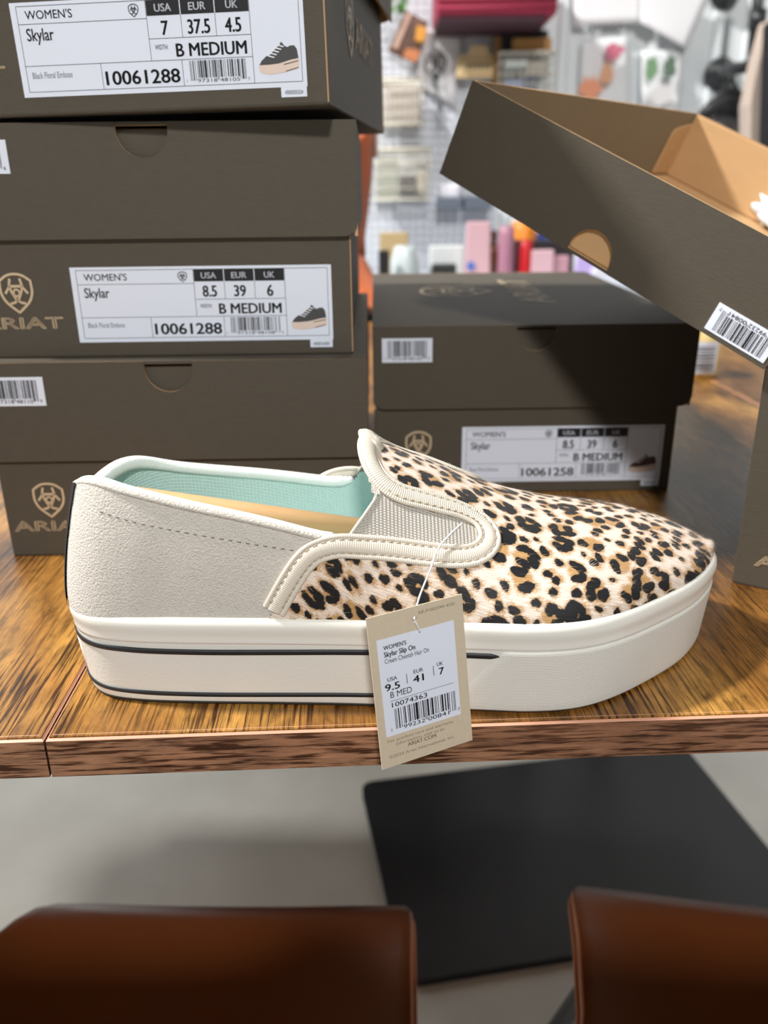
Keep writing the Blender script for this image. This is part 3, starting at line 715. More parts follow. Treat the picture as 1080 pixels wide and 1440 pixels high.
# --- leopard vamp with a painted-on coat of rosettes
FI, FJ = 1060, 620
u_f = np.linspace(math.acos(1 - 2 * (-.058 - xh) / (xt - xh)) / math.pi, 1, 720)
FS, FA = surf(None, FJ, u_f); FN = grid_normals(FS)
FR = regions(FS)
def coat_field():
    res = .00025; x0, x1, s0, s1 = -.065, .155, -.125, .125
    nxp, nsp = int((x1 - x0) / res), int((s1 - s0) / res)
    black = np.full((nxp, nsp), 9.0, np.float32); tan = np.full((nxp, nsp), 9.0, np.float32)
    gx = (x0 + (np.arange(nxp) + .5) * res); gs = (s0 + (np.arange(nsp) + .5) * res)
    r = np.random.RandomState(5)
    def blob(F, cx, cs, a, b, ang, mode='min'):
        R_ = (max(a, b) + .003); ix = slice(max(0, int((cx - R_ - x0) / res)), max(0, int((cx + R_ - x0) / res))); js = slice(max(0, int((cs - R_ - s0) / res)), max(0, int((cs + R_ - s0) / res)))
        X, Y = np.meshgrid(gx[ix] - cx, gs[js] - cs, indexing='ij')
        if X.size == 0: return
        c, s = math.cos(ang), math.sin(ang); p = X * c + Y * s; q = -X * s + Y * c; th = np.arctan2(q, p); ph = r.rand(3) * 6.28
        wob = 1 + .10 * np.sin(2 * th + ph[0]) + .08 * np.sin(3 * th + ph[1]) + .05 * np.sin(5 * th + ph[2])
        d = (np.sqrt((p / a) ** 2 + (q / b) ** 2) / wob - 1) * min(a, b)
        F[ix, js] = np.minimum(F[ix, js], d)
    pts = []
    def far(x, s, dmin): return all((x - a) ** 2 + (s - b) ** 2 > (dmin + e) ** 2 for a, b, e in pts)
    for _ in range(6000):
        x = r.uniform(x0, x1); s = r.uniform(s0, s1); sc = float(np.interp(x, [-.06, .0, .05, .15], [1.0, .9, 1.06, .95])); e = r.uniform(0.0, .0012)
        if not far(x, s, .0091 * sc - e): continue
        pts.append((x, s, 0)); k = r.rand(); rr = .0029 * sc * r.uniform(.85, 1.15)
        base = r.uniform(0, 6.28)
        if k < .60:        # rosette of two to four lobes round a tan centre
            nb = r.choice([2, 3, 3, 4]); gap = r.uniform(.7, 1.9); rr = .0032 * sc * r.uniform(.85, 1.15)
            blob(tan, x, s, rr * 1.30, rr * 1.15, base)
            for q in range(nb):
                a = base + gap / 2 + (6.28 - gap) * (q + .5) / nb + r.uniform(-.2, .2)
                rad = rr * r.uniform(.80, 1.0); ln = r.uniform(.0025, .0036) * sc; wd = r.uniform(.0019, .0025) * sc
                cx, cs = x + rad * math.cos(a), s + rad * math.sin(a)
                blob(black, cx, cs, ln, wd, a + math.pi / 2 + r.uniform(-.45, .45)); blob(tan, cx, cs, ln + .0007, wd + .0007, a + math.pi / 2)
        elif k < .85:      # pair
            a = base; l = rr * r.uniform(.75, 1.05)
            for q in (-1, 1):
                cx, cs = x + q * rr * .62 * math.cos(a), s + q * rr * .62 * math.sin(a)
                blob(black, cx, cs, l * r.uniform(.8, 1.1), rr * r.uniform(.5, .7), a + 1.2 + r.uniform(-.4, .4)); blob(tan, cx + .0004, cs + .0003, l + .0007, rr * .75, a + 1.2)
        else:
            blob(black, x, s, rr * r.uniform(.75, 1.0), rr * r.uniform(.55, .8), base); blob(tan, x + .0004, s - .0004, rr * 1.05, rr * .95, base)
    for _ in range(9000):   # small single spots in the gaps
        x = r.uniform(x0 + .003, x1 - .003); s = r.uniform(s0 + .003, s1 - .003); i = int((x - x0) / res); j = int((s - s0) / res)
        if black[i, j] > .0027:
            a = r.uniform(.0013, .0023); b = a * r.uniform(.65, 1); g = r.uniform(0, 6.28); blob(black, x, s, a, b, g); blob(tan, x + .0002, s, a + .0006, b + .0006, g)
    return black, tan, x0, s0, res
blackF, tanF, cx0, cs0, cres = coat_field()
def coat_at(x, s):
    i = np.clip((x - cx0) / cres - .5, 0, blackF.shape[0] - 2); j = np.clip((s - cs0) / cres - .5, 0, blackF.shape[1] - 2); a = i.astype(int); b = j.astype(int); f = i - a; g = j - b
    def bl(F): return F[a, b] * (1 - f) * (1 - g) + F[a + 1, b] * f * (1 - g) + F[a, b + 1] * (1 - f) * g + F[a + 1, b + 1] * f * g
    return bl(blackF), bl(tanF)
CREAM = np.array(srgb((243, 226, 210))); TAN = np.array(srgb((188, 136, 58))); BLK = np.array(srgb((20, 18, 20)))
def coat_colour(x, s, n=None):
    kb, kt = coat_at(x, s)
    if n is not None: kb = kb + n * .00007; kt = kt + n * .0004
    ft = np.clip(.5 - kt / .0012, 0, 1)[..., None] * .85; fb = np.clip(.5 - kb / .00022, 0, 1)[..., None]
    c = CREAM * (1 - ft) + TAN * ft; return c * (1 - fb) + BLK * fb
M_COAT = mat('leopard_hair_coat', (230, 210, 190), .55, spec=.35, sheen=.15)
def coat_nodes():
    N, L, b = nodes_of(M_COAT); a = N.new('ShaderNodeAttribute'); a.attribute_name = 'coat'
    tc = N.new('ShaderNodeTexCoord'); mp = N.new('ShaderNodeMapping'); mp.inputs['Scale'].default_value = (180, 1500, 1); L.new(tc.outputs['UV'], mp.inputs[0])
    n = N.new('ShaderNodeTexNoise'); n.inputs['Scale'].default_value = 1; n.inputs['Detail'].default_value = 3; L.new(mp.outputs[0], n.inputs['Vector'])
    r = N.new('ShaderNodeMapRange'); r.inputs[1].default_value = .3; r.inputs[2].default_value = .7; r.inputs[3].default_value = .78; r.inputs[4].default_value = 1.12; L.new(n.outputs[0], r.inputs[0])
    mx = N.new('ShaderNodeMix'); mx.data_type = 'RGBA'; mx.blend_type = 'MULTIPLY'; mx.inputs[0].default_value = 1; L.new(a.outputs['Color'], mx.inputs[6]); L.new(r.outputs[0], mx.inputs[7]); L.new(mx.outputs[2], b.inputs['Base Color'])
    bp = N.new('ShaderNodeBump'); bp.inputs['Strength'].default_value = .5; bp.inputs['Distance'].default_value = .0004; L.new(n.outputs[0], bp.inputs['Height']); L.new(bp.outputs[0], b.inputs['Normal'])
coat_nodes()
vamp, use = patch('vamp', FS, FN, FR == 1, M_COAT, SHOE, .0004, FA)
tag(vamp, 'leopard print hair vamp')
vx, vs_ = FS[..., 0][use], FA[use]
col = coat_colour(vx, vs_, rng.randn(len(vx)))
ca = vamp.data.color_attributes.new('coat', 'FLOAT_COLOR', 'POINT'); ca.data.foreach_set('color', np.c_[col, np.ones(len(col))].astype(np.float32).ravel())
# loose short hairs of the coat
def hairs(n=9000):
    I, J = np.nonzero(FR == 1); pick = rng.randint(0, len(I), n); V = []; F = []; C = []
    for k in pick:
        i, j = I[k], J[k]; p = FS[i, j] + FN[i, j] * .0003; nn = FN[i, j]; t = FS[min(i + 1, FS.shape[0] - 1), j] - FS[i, j]; t = t / (np.linalg.norm(t) + 1e-9)
        t2 = np.cross(nn, t); d = t * 1.0 + t2 * rng.randn() * .35 + nn * abs(rng.randn()) * .30; d /= np.linalg.norm(d); ln = rng.uniform(.0018, .0042)
        sd = np.cross(d, nn); sd /= np.linalg.norm(sd) + 1e-9; w = .00006
        b = len(V); tip = p + d * ln; V += [p - sd * w, p + sd * w, tip]; F.append((b, b + 1, b + 2))
        c = coat_colour(np.array([FS[i, j, 0]]), np.array([FA[i, j]]))[0]; C += [c] * 3
    o = link('loose_hair', loc(np.array(V) + np.array([0, 0, T])), F, M_COAT, vamp); o['kind'] = 'stuff'
    a = o.data.color_attributes.new('coat', 'FLOAT_COLOR', 'POINT'); a.data.foreach_set('color', np.c_[np.array(C), np.ones(len(C))].astype(np.float32).ravel())
hairs()

# --- binding bands that follow the seams
bind = catmull(path_ij(BIND_PX), 10)
bind = bind[np.r_[True, np.linalg.norm(np.diff(bind, axis=0), axis=1) > 1e-6]]
top = [(x2i(-.0035), NJ / 2)]
end = bind[-1]
arcpts = catmull([bind[-8], end, (x2i(-.0045) * .5 + end[0] * .5, NJ * .5 - (NJ * .5 - end[1]) * .45), top[0]], 8)[8:]
half = np.vstack([bind, arcpts])
full = np.vstack([half, np.stack([half[::-1][1:, 0], NJ - half[::-1][1:, 1]], 1)])
def band(path, width, height, off_side=0, off_n=0, n=12, name='binding', m=None, parent=SHOE, step=.0006, hfun=None, wfun=None):
    P = sample(S, path); d = np.r_[0, np.cumsum(np.linalg.norm(np.diff(P, axis=0), axis=1))]; k = max(8, int(d[-1] / step)); s = np.linspace(0, d[-1], k)
    ij = np.stack([np.interp(s, d, path[:, 0]), np.interp(s, d, path[:, 1])], 1); P = sample(S, ij); Nn = sample(SN, ij)
    ker = np.ones(9) / 9
    for A_ in (P, Nn):
        for c in range(3): A_[4:-4, c] = np.convolve(A_[:, c], ker, 'valid')
    Nn /= np.linalg.norm(Nn, axis=1)[:, None]
    tg = np.gradient(P, axis=0); tg /= np.linalg.norm(tg, axis=1)[:, None] + 1e-12; sd = np.cross(Nn, tg); sd /= np.linalg.norm(sd, axis=1)[:, None] + 1e-12
    Cc = P + sd * off_side + Nn * off_n; V = []; UV = []
    for q in range(k):
        hh = height if hfun is None else height * hfun(q / (k - 1))
        ww = width if wfun is None else width * wfun(q / (k - 1))
        for a in range(n):
            t = 2 * math.pi * a / n; V.append(Cc[q] + sd[q] * math.cos(t) * ww + Nn[q] * math.sin(t) * hh); UV.append((s[q], a / n * .01))
    F = [(q * n + a, q * n + (a + 1) % n, (q + 1) * n + (a + 1) % n, (q + 1) * n + a) for q in range(k - 1) for a in range(n)]
    o = link(name, loc(np.array(V) + np.array([0, 0, T])), F, m or M_BIND, parent, True); setuv(o, UV); return o, Cc, Nn, sd, s
thick = lambda t: 1 + 1.1 * math.exp(-((t - .5) / .09) ** 2)
bb, Cc, Nn, sd, ss = band(full, .0028, .0012, 0, .0006, hfun=thick, wfun=lambda t: 1 + .45 * math.exp(-((t - .5) / .10) ** 4))
band(full, .0010, .0010, .0036, .0003, 8, 'binding_cord', parent=bb)
band(full, .0012, .0011, -.0037, .0004, 8, 'binding_cord', parent=bb)
def dashes(name, C, Nm, s, parent, m, gap=.0026, ln=.0014, w=.00028, lift=.0002, side=None, so=0):
    mb = MB(); t = gap
    while t < s[-1] - gap:
        q = [np.array([np.interp(t + e, s, C[:, c]) for c in range(3)]) for e in (0, ln)]; nn = np.array([np.interp(t, s, Nm[:, c]) for c in range(3)])
        if side is not None: dd = np.array([np.interp(t, s, side[:, c]) for c in range(3)]) * so; q = [a + dd for a in q]
        q = [a + nn * lift + np.array([0, 0, T]) for a in q]; mb.tube([loc(a) for a in q], w, 5); t += gap
    o = mb.build(name, m, parent, True); return o
for so in (.0025, -.0026): dashes('stitching', Cc, Nn, ss, bb, M_THREADL, .0030, .0018, .0003, .0006, sd, so)
# seam on the suede below the collar
sm = catmull(path_ij([(97, 703), (130, 716), (190, 735), (250, 747), (300, 756), (360, 766), (420, 775)]), 10)
P_ = sample(S, sm); d_ = np.r_[0, np.cumsum(np.linalg.norm(np.diff(P_, axis=0), axis=1))]
dashes('stitching', P_, sample(SN, sm), d_, SHOE, M_THREAD, .0033, .0015, .00022, .0001)
# padded collar edge
def far_of(ij):
    i, j = ij; x = float(sample(S, np.array([i, 0.0]))[0]); return (i, NJ - (j - float(shift_ratio(x)) * NJ))
nb, fb_ = [], []
for i_ in range(1, NI):
    js = np.nonzero(REG[i_] == 3)[0]
    if len(js) == 0: continue
    if project(SW[i_, js[0]])[0][0] > 488: break
    nb.append((i_, js[0])); fb_.append((i_, js[-1] + 1))
edge_ij = np.array(nb[::-1] + fb_, float)
def edge_path(off):
    p = np.array([S[int(a), int(b)] - SN[int(a), int(b)] * off for a, b in edge_ij]); p = resample(p, 260)
    kr = np.ones(13) / 13
    for _ in range(2):
        for c in range(3): p[6:-6, c] = np.convolve(p[:, c], kr, 'valid')
    return p
cp = edge_path(.0028)
ker = np.ones(11) / 11
for c in range(3): cp[5:-5, c] = np.convolve(cp[:, c], ker, 'valid')
mb = MB(); rad = .0025 + .0008 * np.clip((-.098 - cp[:, 0]) / .02, 0, 1); rad[:6] = np.linspace(.0014, .0025, 6); rad[-6:] = np.linspace(.0025, .0014, 6)
mb.tube([loc(p + np.array([0, 0, T - .0006])) for p in cp], rad, 12); mb.build('collar', M_COLLAR, SHOE, True)
cp2 = edge_path(.0002)
mb = MB(); mb.tube([loc(p + np.array([0, 0, T - .0002])) for p in cp2], .0013, 8); mb.build('collar_edge', M_SUEDE, SHOE, True)
# free edges of the two gores
for mir in (False, True):
    e = path_ij([(489, 758), (500, 742), (512, 725), (527, 703), (530, 694)])
    if mir: e = [far_of(q) for q in e]
    mb = MB(); mb.tube([loc(sample(S, np.array(q)) + np.array([0, 0, T]) - sample(SN, np.array(q)) * .0005) for q in e], .0007, 6); mb.build('gore_edge', M_GORE, SHOE, True)
# inner tongue roll
# kraft stick and tissue left inside the shoe
st = MB(); a, b = at_y((190, 700), .326), at_y((560, 752), .326)
st.tube([a, b], .0048, 16); o = link('kraft_stick', [tuple(Vector(v) - a) for v in st.v], st.f, M_CARDTUBE, None, True); o.location = a
tag(o, 'brown cardboard stick lying inside the leopard print shoe', 'stick')
bm = bmesh.new(); bmesh.ops.create_icosphere(bm, subdivisions=3, radius=1)
for v in bm.verts:
    k = 1 + .22 * math.sin(v.co.x * 6 + 2) * math.cos(v.co.y * 7) + .15 * math.sin(v.co.z * 9 + v.co.y * 5); v.co = Vector((v.co.x * .017 * k, v.co.y * .022 * k, v.co.z * .014 * k))
me = bpy.data.meshes.new('tissue_wad'); bm.to_mesh(me); bm.free(); me.materials.append(mat('tissue', (222, 232, 242), .8, .3, 120)); me.polygons.foreach_set('use_smooth', np.ones(len(me.polygons), bool))
o = bpy.data.objects.new('tissue_wad', me); COL.objects.link(o); o.location = (.012, .331, T + .064); tag(o, 'white tissue wad stuffed under the tongue of the leopard shoe', 'tissue paper')

# ------------------------------------------------------------------ hang tag
def hang_tag():
    k = .95
    P = pose(.0166 * k, .2733 * k, CH - (CH + .0165) * k, .4052, -.1114, -.0426); Wt, Ht = .0404 * k, .0644 * k
    root = empty('hang_tag', mtx=P); tag(root, 'kraft paper hang tag with white sticker hanging from the leopard shoe', 'tag')
    M_TAG = mat('kraft_tag', (204, 190, 166), .8, .1, 900, .07, 500)
    def X(u): return -Wt / 2 + u * Wt
    def Z(v): return Ht * (1 - v)
    # card with a punched hole
    hc = (X(.485), Z(.082)); hr = .0012; ring = [(hc[0] + hr * math.cos(a), hc[1] + hr * math.sin(a)) for a in np.linspace(0, 2 * math.pi, 12, endpoint=False)]
    bm = bmesh.new(); outer = [bm.verts.new((p[0], 0, p[1])) for p in ((X(0), Z(1)), (X(1), Z(1)), (X(1), Z(0)), (X(0), Z(0)))]; inner = [bm.verts.new((p[0], 0, p[1])) for p in ring]
    es = [bm.edges.new((outer[i], outer[(i + 1) % 4])) for i in range(4)] + [bm.edges.new((inner[i], inner[(i + 1) % 12])) for i in range(12)]
    bmesh.ops.triangle_fill(bm, use_beauty=True, edges=es)
    me = bpy.data.meshes.new('tag_card'); bm.to_mesh(me); bm.free(); me.materials.append(M_TAG); o = bpy.data.objects.new('tag_card', me); COL.objects.link(o); o.parent = root
    md = o.modifiers.new('s', 'SOLIDIFY'); md.thickness = .0005; md.offset = 0
    card = o; y = -.0005
    s = MB(); s.box((X(.077), -.00045, Z(.79)), (X(.888), -.0002, Z(.152))); st = s.build('sticker', M_LABEL, root); tag(st, 'white printed sticker')
    y = -.0006; a = MB()
    def tx(t, u0, u1, v, cap, bold, mb=a): text(mb, t, X(u0), Z(v), cap * Ht, (u1 - u0) * Wt, bold=bold, y=y)
    tx("WOMEN'S", .137, .373, .222, .026, .02); tx('Skylar Slip On', .137, .46, .268, .032, .022); tx('Cream Cheetah Hair On', .137, .60, .31, .030, 0)
    tx('USA', .145, .245, .428, .024, .01); tx('EUR', .42, .52, .424, .024, .01); tx('UK', .67, .735, .420, .024, .01)
    tx('9.5', .115, .265, .488, .044, .03); tx('41', .41, .52, .484, .044, .03); tx('7', .69, .74, .480, .044, .03)
    for u in (.345, .63): rect(a, X(u) - .00012, Z(.475), X(u) + .00012, Z(.41), y)
    tx('B MED', .16, .385, .540, .040, .0); rect(a, X(.15), Z(.5615), X(.83), Z(.559), y); tx('10074363', .165, .54, .603, .031, .012)
    a.build('lettering', M_INK, st)['kind'] = 'stuff'
    b = MB(); barcode(b, '199232008417', X(.185), Z(.752), .655 * Wt, .136 * Ht, y, dig_h=.026 * Ht, bold=.004); b.build('barcode', M_INK, st)
    g = MB(); y2 = -.0004
    def tg(t, u0, u1, v, cap, bold=.0): text(g, t, X(u0), Z(v), cap * Ht, (u1 - u0) * Wt, bold=bold, y=y2)
    tg('For product care and warranty', .085, .80, .832, .019); tg('information, visit us at:', .17, .70, .863, .019); tg('ARIAT.COM', .29, .60, .895, .024, .01)
    tg('\u00a92020 Ariat International, Inc.', .085, .80, .94, .020); tg('AR-P-003344 4/20', .52, .91, .055, .019)
    g.build('small_print', mat('brown_ink', (140, 124, 104), .7), card)['kind'] = 'stuff'
    # plastic loop to the shoe
    hole = P @ Vector((hc[0], 0, hc[1])); inv = P.inverted()
    w1 = [SW_pt((646, 741)), SW_pt((628, 757)), SW_pt((613, 775)), SW_pt((604, 800))]
    q = [np.array(v) for v in w1] + [np.array(P @ Vector((hc[0] + .0035, .0016, hc[1] + .0075))), np.array(P @ Vector((hc[0] + .0006, .0010, hc[1] + .0008))), np.array(P @ Vector((hc[0], -.0012, hc[1] - .0009))), np.array(P @ Vector((hc[0] + .0012, -.0012, hc[1] - .0050)))]
    pp = catmull(q, 6); mb = MB(); mb.tube([inv @ Vector(p) for p in pp], .00036, 6); mb.build('plastic_loop', mat('clear_nylon', (236, 238, 240), .3, alpha=.9), root, True)
def SW_pt(px):
    h = hit_ij(px); return sample(SW, np.array(h)) + sample(SN, np.array(h)) * .0032
hang_tag()

# ------------------------------------------------------------------ chairs in front, under the table edge
M_LEATHER = mat('brown_leather', (104, 54, 24), .36, .08, 500, .16, 14, spec=.5)
M_SEAM = mat('leather_edge', (170, 104, 62), .6)
def chair(P, label, rl=.055, rr=.055, splay=.15):
    root = empty('chair', mtx=P); tag(root, label, 'chair', 'brown leather chairs')
    # shell: a strip running from the seat front (y=0) back towards -y, then up the backrest
    prof = catmull([(0.0, .352 - .020), (-.006, .352 + .000), (-.03, .352 + .004), (-.08, .352 - .006), (-.18, .352 - .026), (-.28, .352 - .034), (-.375, .352 - .018), (-.435, .352 + .03), (-.468, .352 + .12), (-.482, .352 + .21), (-.490, .352 + .295)], 8)
    prof = resample(prof, 60); nu = 33; V = []; F = []
    n = len(prof); s = np.linspace(0, 1, n)
    for i in range(n):
        t0 = prof[max(0, i - 1)]; t1 = prof[min(n - 1, i + 1)]; t = (t1 - t0) / np.linalg.norm(t1 - t0); nr = np.array([t[1], -t[0]]); nr = nr if nr[1] * 1 + nr[0] * .6 > 0 else -nr
        d = s[i] * .84
        # rounded front and top corners
        wmax = .163 + .045 * math.sin(min(1, max(0, d - .16) / .4) * math.pi / 2)
        def rc(dd, r): return 0 if dd > r else r - math.sqrt(max(0, r * r - (r - dd) ** 2))
        wl, wr = (wmax - rc(d, q_) - rc(.84 - d, .08) for q_ in (rl, rr))
        for k in range(nu):
            a = -1 + 2 * k / (nu - 1); lift = .030 * abs(a) ** 3.0 * min(1, d / .10) + .012 * abs(a) ** 3 * math.sin(min(1, max(0, (d - .2) / .3)) * math.pi / 2) - .012 * abs(a) ** 4 * math.exp(-d / .05)
            w = wl if a < 0 else wr; V.append((w * a, prof[i][0] + nr[0] * lift, prof[i][1] + nr[1] * lift))
    for i in range(n - 1):
        for k in range(nu - 1): F.append((i * nu + k, i * nu + k + 1, (i + 1) * nu + k + 1, (i + 1) * nu + k))
    o = link('seat_shell', V, F, [M_LEATHER, M_SEAM], root, True)
    md = o.modifiers.new('s', 'SOLIDIFY'); md.thickness = .007; md.offset = -1; md.material_offset_rim = 1
    b = o.modifiers.new('b', 'BEVEL'); b.width = .003; b.segments = 2; b.limit_method = 'ANGLE'; b.angle_limit = math.radians(50)
    rim = [k for k in range(nu)]
    edge = [V[i * nu] for i in range(n - 1, -1, -1)] + [V[k] for k in range(1, nu)] + [V[i * nu + nu - 1] for i in range(1, n)]
    st = MB(); st.tube([(p[0], p[1], p[2] - .002) for p in edge], .0016, 6); st.build('piped_seam', M_SEAM, o, True)
    for sx in (-1, 1):
        for (y0, y1) in ((-.035, -.02), (-.30, -.40)):
            l = MB(); l.tube([(sx * .08, y0, .318), (sx * .125, y0, .318), (sx * .138, y0, .305), (sx * splay, y1, 0.0)], .0085, 10); l.build('leg', M_BLACK, root, True)
    f = MB()
    for y0 in (-.10, -.30): f.tube([(-.12, y0, .308), (.12, y0, .308)], .008, 8)
    for sx in (-1, 1): f.tube([(sx * .10, -.10, .308), (sx * .10, -.30, .308)], .008, 8)
    f.build('seat_frame', M_BLACK, root, True)
chair(Matrix.Translation((-.1425, .520, 0)) @ Matrix.Rotation(math.radians(-1.5), 4, 'Z') @ Matrix.Scale(1.14, 4, (0, 0, 1)), 'brown leather chair with piped edge, pushed under the table seam', .105, .05)
chair(Matrix.Translation((.312, .512, 0)) @ Matrix.Rotation(math.radians(-8.5), 4, 'Z') @ Matrix.Scale(1.14, 4, (0, 0, 1)), 'brown leather chair with piped edge, standing over the black floor mat', splay=.262)

# floor mat
def floor_mat():
    p = [at_z(q, -T) for q in ((510, 1110), (950, 1055), (590, 1360))]
    ex = (p[1] - p[0]); Wm = ex.length + .01; yaw = math.atan2(ex.y, ex.x); Dm = .385
    root = Matrix.Translation((p[0].x, p[0].y, 0)) @ Matrix.Rotation(yaw, 4, 'Z')
    r = .018; P = []
    for cx, cy, a0 in ((Wm - r, -r, 0), (r, -r, 90), (r, -Dm + r, 180), (Wm - r, -Dm + r, 270)):
        P += [(cx + r * math.cos(math.radians(a0 + a)), cy + r * math.sin(math.radians(a0 + a))) for a in (0, 30, 60, 90)]
    mb = MB(); mb.prism(P, .0, .012, plane='xy'); mb.f[0] = mb.f[0][::-1]; mb.f[1] = mb.f[1][::-1]
    o = mb.build('floor_mat', mat('black_rubber', (40, 40, 42), .42, .08, 250, .25, 9, spec=.5), None, bevel=.003); o.matrix_world = root
    tag(o, 'black rectangular mat on the concrete floor under the table', 'mat')
floor_mat()

# ------------------------------------------------------------------ background: work wall, bench and goods
WY = 2.95
M_PEG = mat('white_pegboard', (214, 218, 226), .55)
M_WALL = mat('white_wall_panel', (226, 231, 233), .5, 0, 0, .03, 3)
M_CREAMW = mat('cream_wire', (226, 220, 204), .5)
def bx(name, px0, px1, Y, depth, m, label, cat, group=None, bevel=.003, parent=None, yaw=0):
    """box whose front face covers the pixel rectangle px0 (top left) .. px1 (bottom right) at distance Y"""
    a = at_y(px0, Y); b = at_y(px1, Y); mb = MB(); cx = (a.x + b.x) / 2
    mb.box((a.x - cx, 0, 0), (b.x - cx, depth, a.z - b.z)); o = mb.build(name, m, parent, bevel=bevel)
    o.location = (cx, Y, b.z)
    if label: tag(o, label, cat, group)
    return o
# walls
xs = at_y((700, 200), WY).x
wl = MB(); wl.box((-4, WY + .03, 0), (5, WY + .12, 2.9)); tag(wl.build('wall_back', M_WALL), kind='structure')
peg = empty('pegboard', (xs - .9, WY, T)); tag(peg, 'white perforated pegboard hung with baskets and tools', 'pegboard')
# board with real punched holes where it shows (right half), plain where the boxes hide it
pb = MB(); NC, NR, PS = 36, 46, .0254; bx0 = .9 - NC * PS
pb.box((-.9, 0, -.1), (bx0, .006, 1.1))
sq = [(PS / 2, 0), (PS / 2, PS / 2), (0, PS / 2), (-PS / 2, PS / 2), (-PS / 2, 0), (-PS / 2, -PS / 2), (0, -PS / 2), (PS / 2, -PS / 2)]
for i in range(NC):
    for j in range(NR):
        cx, cz = bx0 + (i + .5) * PS, -.1 + (j + .5) * PS; V = []
        for k in range(8):
            a = math.pi * k / 4; h = (cx + .0042 * math.cos(a), cz + .0042 * math.sin(a))
            V += [(cx + sq[k][0], 0, cz + sq[k][1]), (h[0], 0, h[1]), (h[0], .006, h[1])]
        F = []
        for k in range(8):
            n = (k + 1) % 8; F += [(3 * k, 3 * k + 1, 3 * n + 1, 3 * n), (3 * k + 1, 3 * k + 2, 3 * n + 2, 3 * n + 1)]
        pb.add(V, F)
pb.build('board', M_PEG, peg)
# ribbed metal wall panel on the right
pn = empty('wall_panel', (xs, WY, T)); tag(pn, 'white ribbed wall panel with pinned paper sheets', 'wall panel')
b = MB(); b.box((0.0, 0, -.7), (1.4, .02, 1.2)); b.build('sheet', M_WALL, pn)
for k, w in enumerate((.012, .05, .105, .175, .28, .36, .46, .56, .66, .76, .86, .96, 1.06)):
    r = MB(); r.prism([(w, 0), (w + .008, -.014), (w + .03, -.014), (w + .038, 0)], -.7, 1.2, plane='xy'); r.build('rib', M_WALL, pn)
# pinned sheets (flat paper) with a slight curl
def sheet(pxs, Y, label, cat='paper sheet', m=None, lines=6, curl=.008):
    P = [at_y(p, Y) for p in pxs]; c = sum(P, Vector()) / 4; n = 8; V = []; F = []
    for i in range(n + 1):
        for j in range(n + 1):
            u, v = i / n, j / n; p = P[0] * (1 - u) * (1 - v) + P[1] * u * (1 - v) + P[2] * u * v + P[3] * (1 - u) * v
            V.append((p.x - c.x, p.y - c.y - curl * v * v * (1 + .5 * math.sin(3 * u)), p.z - c.z))
    for i in range(n):
        for j in range(n): a = i * (n + 1) + j; F.append((a, a + 1, a + n + 2, a + n + 1))
    o = link('pinned_paper', V, F, m or mat('white_paper', (236, 235, 238), .7), None, True); o.location = c; tag(o, label, cat)
    md = o.modifiers.new('s', 'SOLIDIFY'); md.thickness = .0012
    return o
sheet([(806, -60), (906, -60), (906, 33), (806, 37)], WY - .03, 'white paper sheet pinned square to the ribbed wall panel')
sheet([(905, -45), (1000, -5), (963, 70), (898, 33)], WY - .045, 'white paper sheet pinned askew, its corner hanging down', curl=.015)
# clear sleeve with stickers: small coloured shapes
def blob_sticker(px, r, colr, label, Y, sq=1.0, n=9, seed=0):
    rr = np.random.RandomState(seed); c = at_y(px, Y); s = Y / FPX * 1.06; mb = MB(); P = []
    for k in range(n * 2):
        a = math.pi * k / n; q = r * s * (1 + .16 * rr.randn()); P.append((q * math.cos(a), q * sq * math.sin(a)))
    mb.prism(P, -.003, 0); o = mb.build('sticker', mat('sticker_%d_%d_%d' % colr, colr, .5), None); o.location = c; tag(o, label, 'sticker')
sheet([(818, 56), (884, 50), (886, 150), (812, 150)], WY - .03, 'pale clear sleeve holding orange and red stickers on the panel', 'plastic sleeve', mat('sleeve', (232, 234, 236), .25))
sheet([(903, 70), (962, 70), (955, 160), (900, 160)], WY - .03, 'pale clear sleeve holding two green stickers on the panel', 'plastic sleeve', mat('sleeve', (232, 234, 236), .25))
Ys = WY - .06
blob_sticker((830, 125), 13, (238, 158, 122), 'round orange sticker low in the clear sleeve', Ys, seed=1)
blob_sticker((853, 103), 8, (224, 168, 130), 'small peach sticker in the middle of the clear sleeve', Ys, 1.5, seed=2)
blob_sticker((863, 72), 11, (204, 112, 134), 'crimson sticker at the top of the clear sleeve', Ys, .8, seed=3)
blob_sticker((916, 96), 7, (120, 156, 118), 'pale green oval sticker in the second sleeve', Ys, 1.9, seed=4)
blob_sticker((941, 95), 7, (96, 118, 100), 'dark green oval sticker in the second sleeve', Ys, 1.7, seed=5)
blob_sticker((930, 132), 13, (222, 220, 220), 'grey round sticker low in the second sleeve', Ys, .9, seed=6)
# wire baskets
def basket(px0, px1, Y, label, m=M_CREAMW, depth=.10, nx_=8, nz=4):
    a = at_y(px0, Y); b = at_y(px1, Y); cx = (a.x + b.x) / 2; w = (b.x - a.x) / 2; h = a.z - b.z
    root = empty('wire_basket', (cx, Y, b.z)); tag(root, label, 'basket', 'wire baskets on the pegboard')
    for z in (0.004, h):
        rm = MB(); rm.tube([(-w, 0, z), (w, 0, z), (w, depth, z), (-w, depth, z)], .0050 if z > .01 else .004, 6, closed=True)
        rm.build('rim', m, root, True)
    wr = MB()
    for k in range(nx_ + 1):
        x = -w + 2 * w * k / nx_; wr.tube([(x, 0, h), (x, 0, .004), (x, depth, .004), (x, depth, h)], .0018, 5)
    for k in range(1, nz): 
        z = h * k / nz; wr.tube([(-w, 0, z), (w, 0, z), (w, depth, z), (-w, depth, z)], .0018, 5, closed=True)
    wr.build('wires', m, root, True); return root, cx, w, h, b.z
Yb = WY - .11
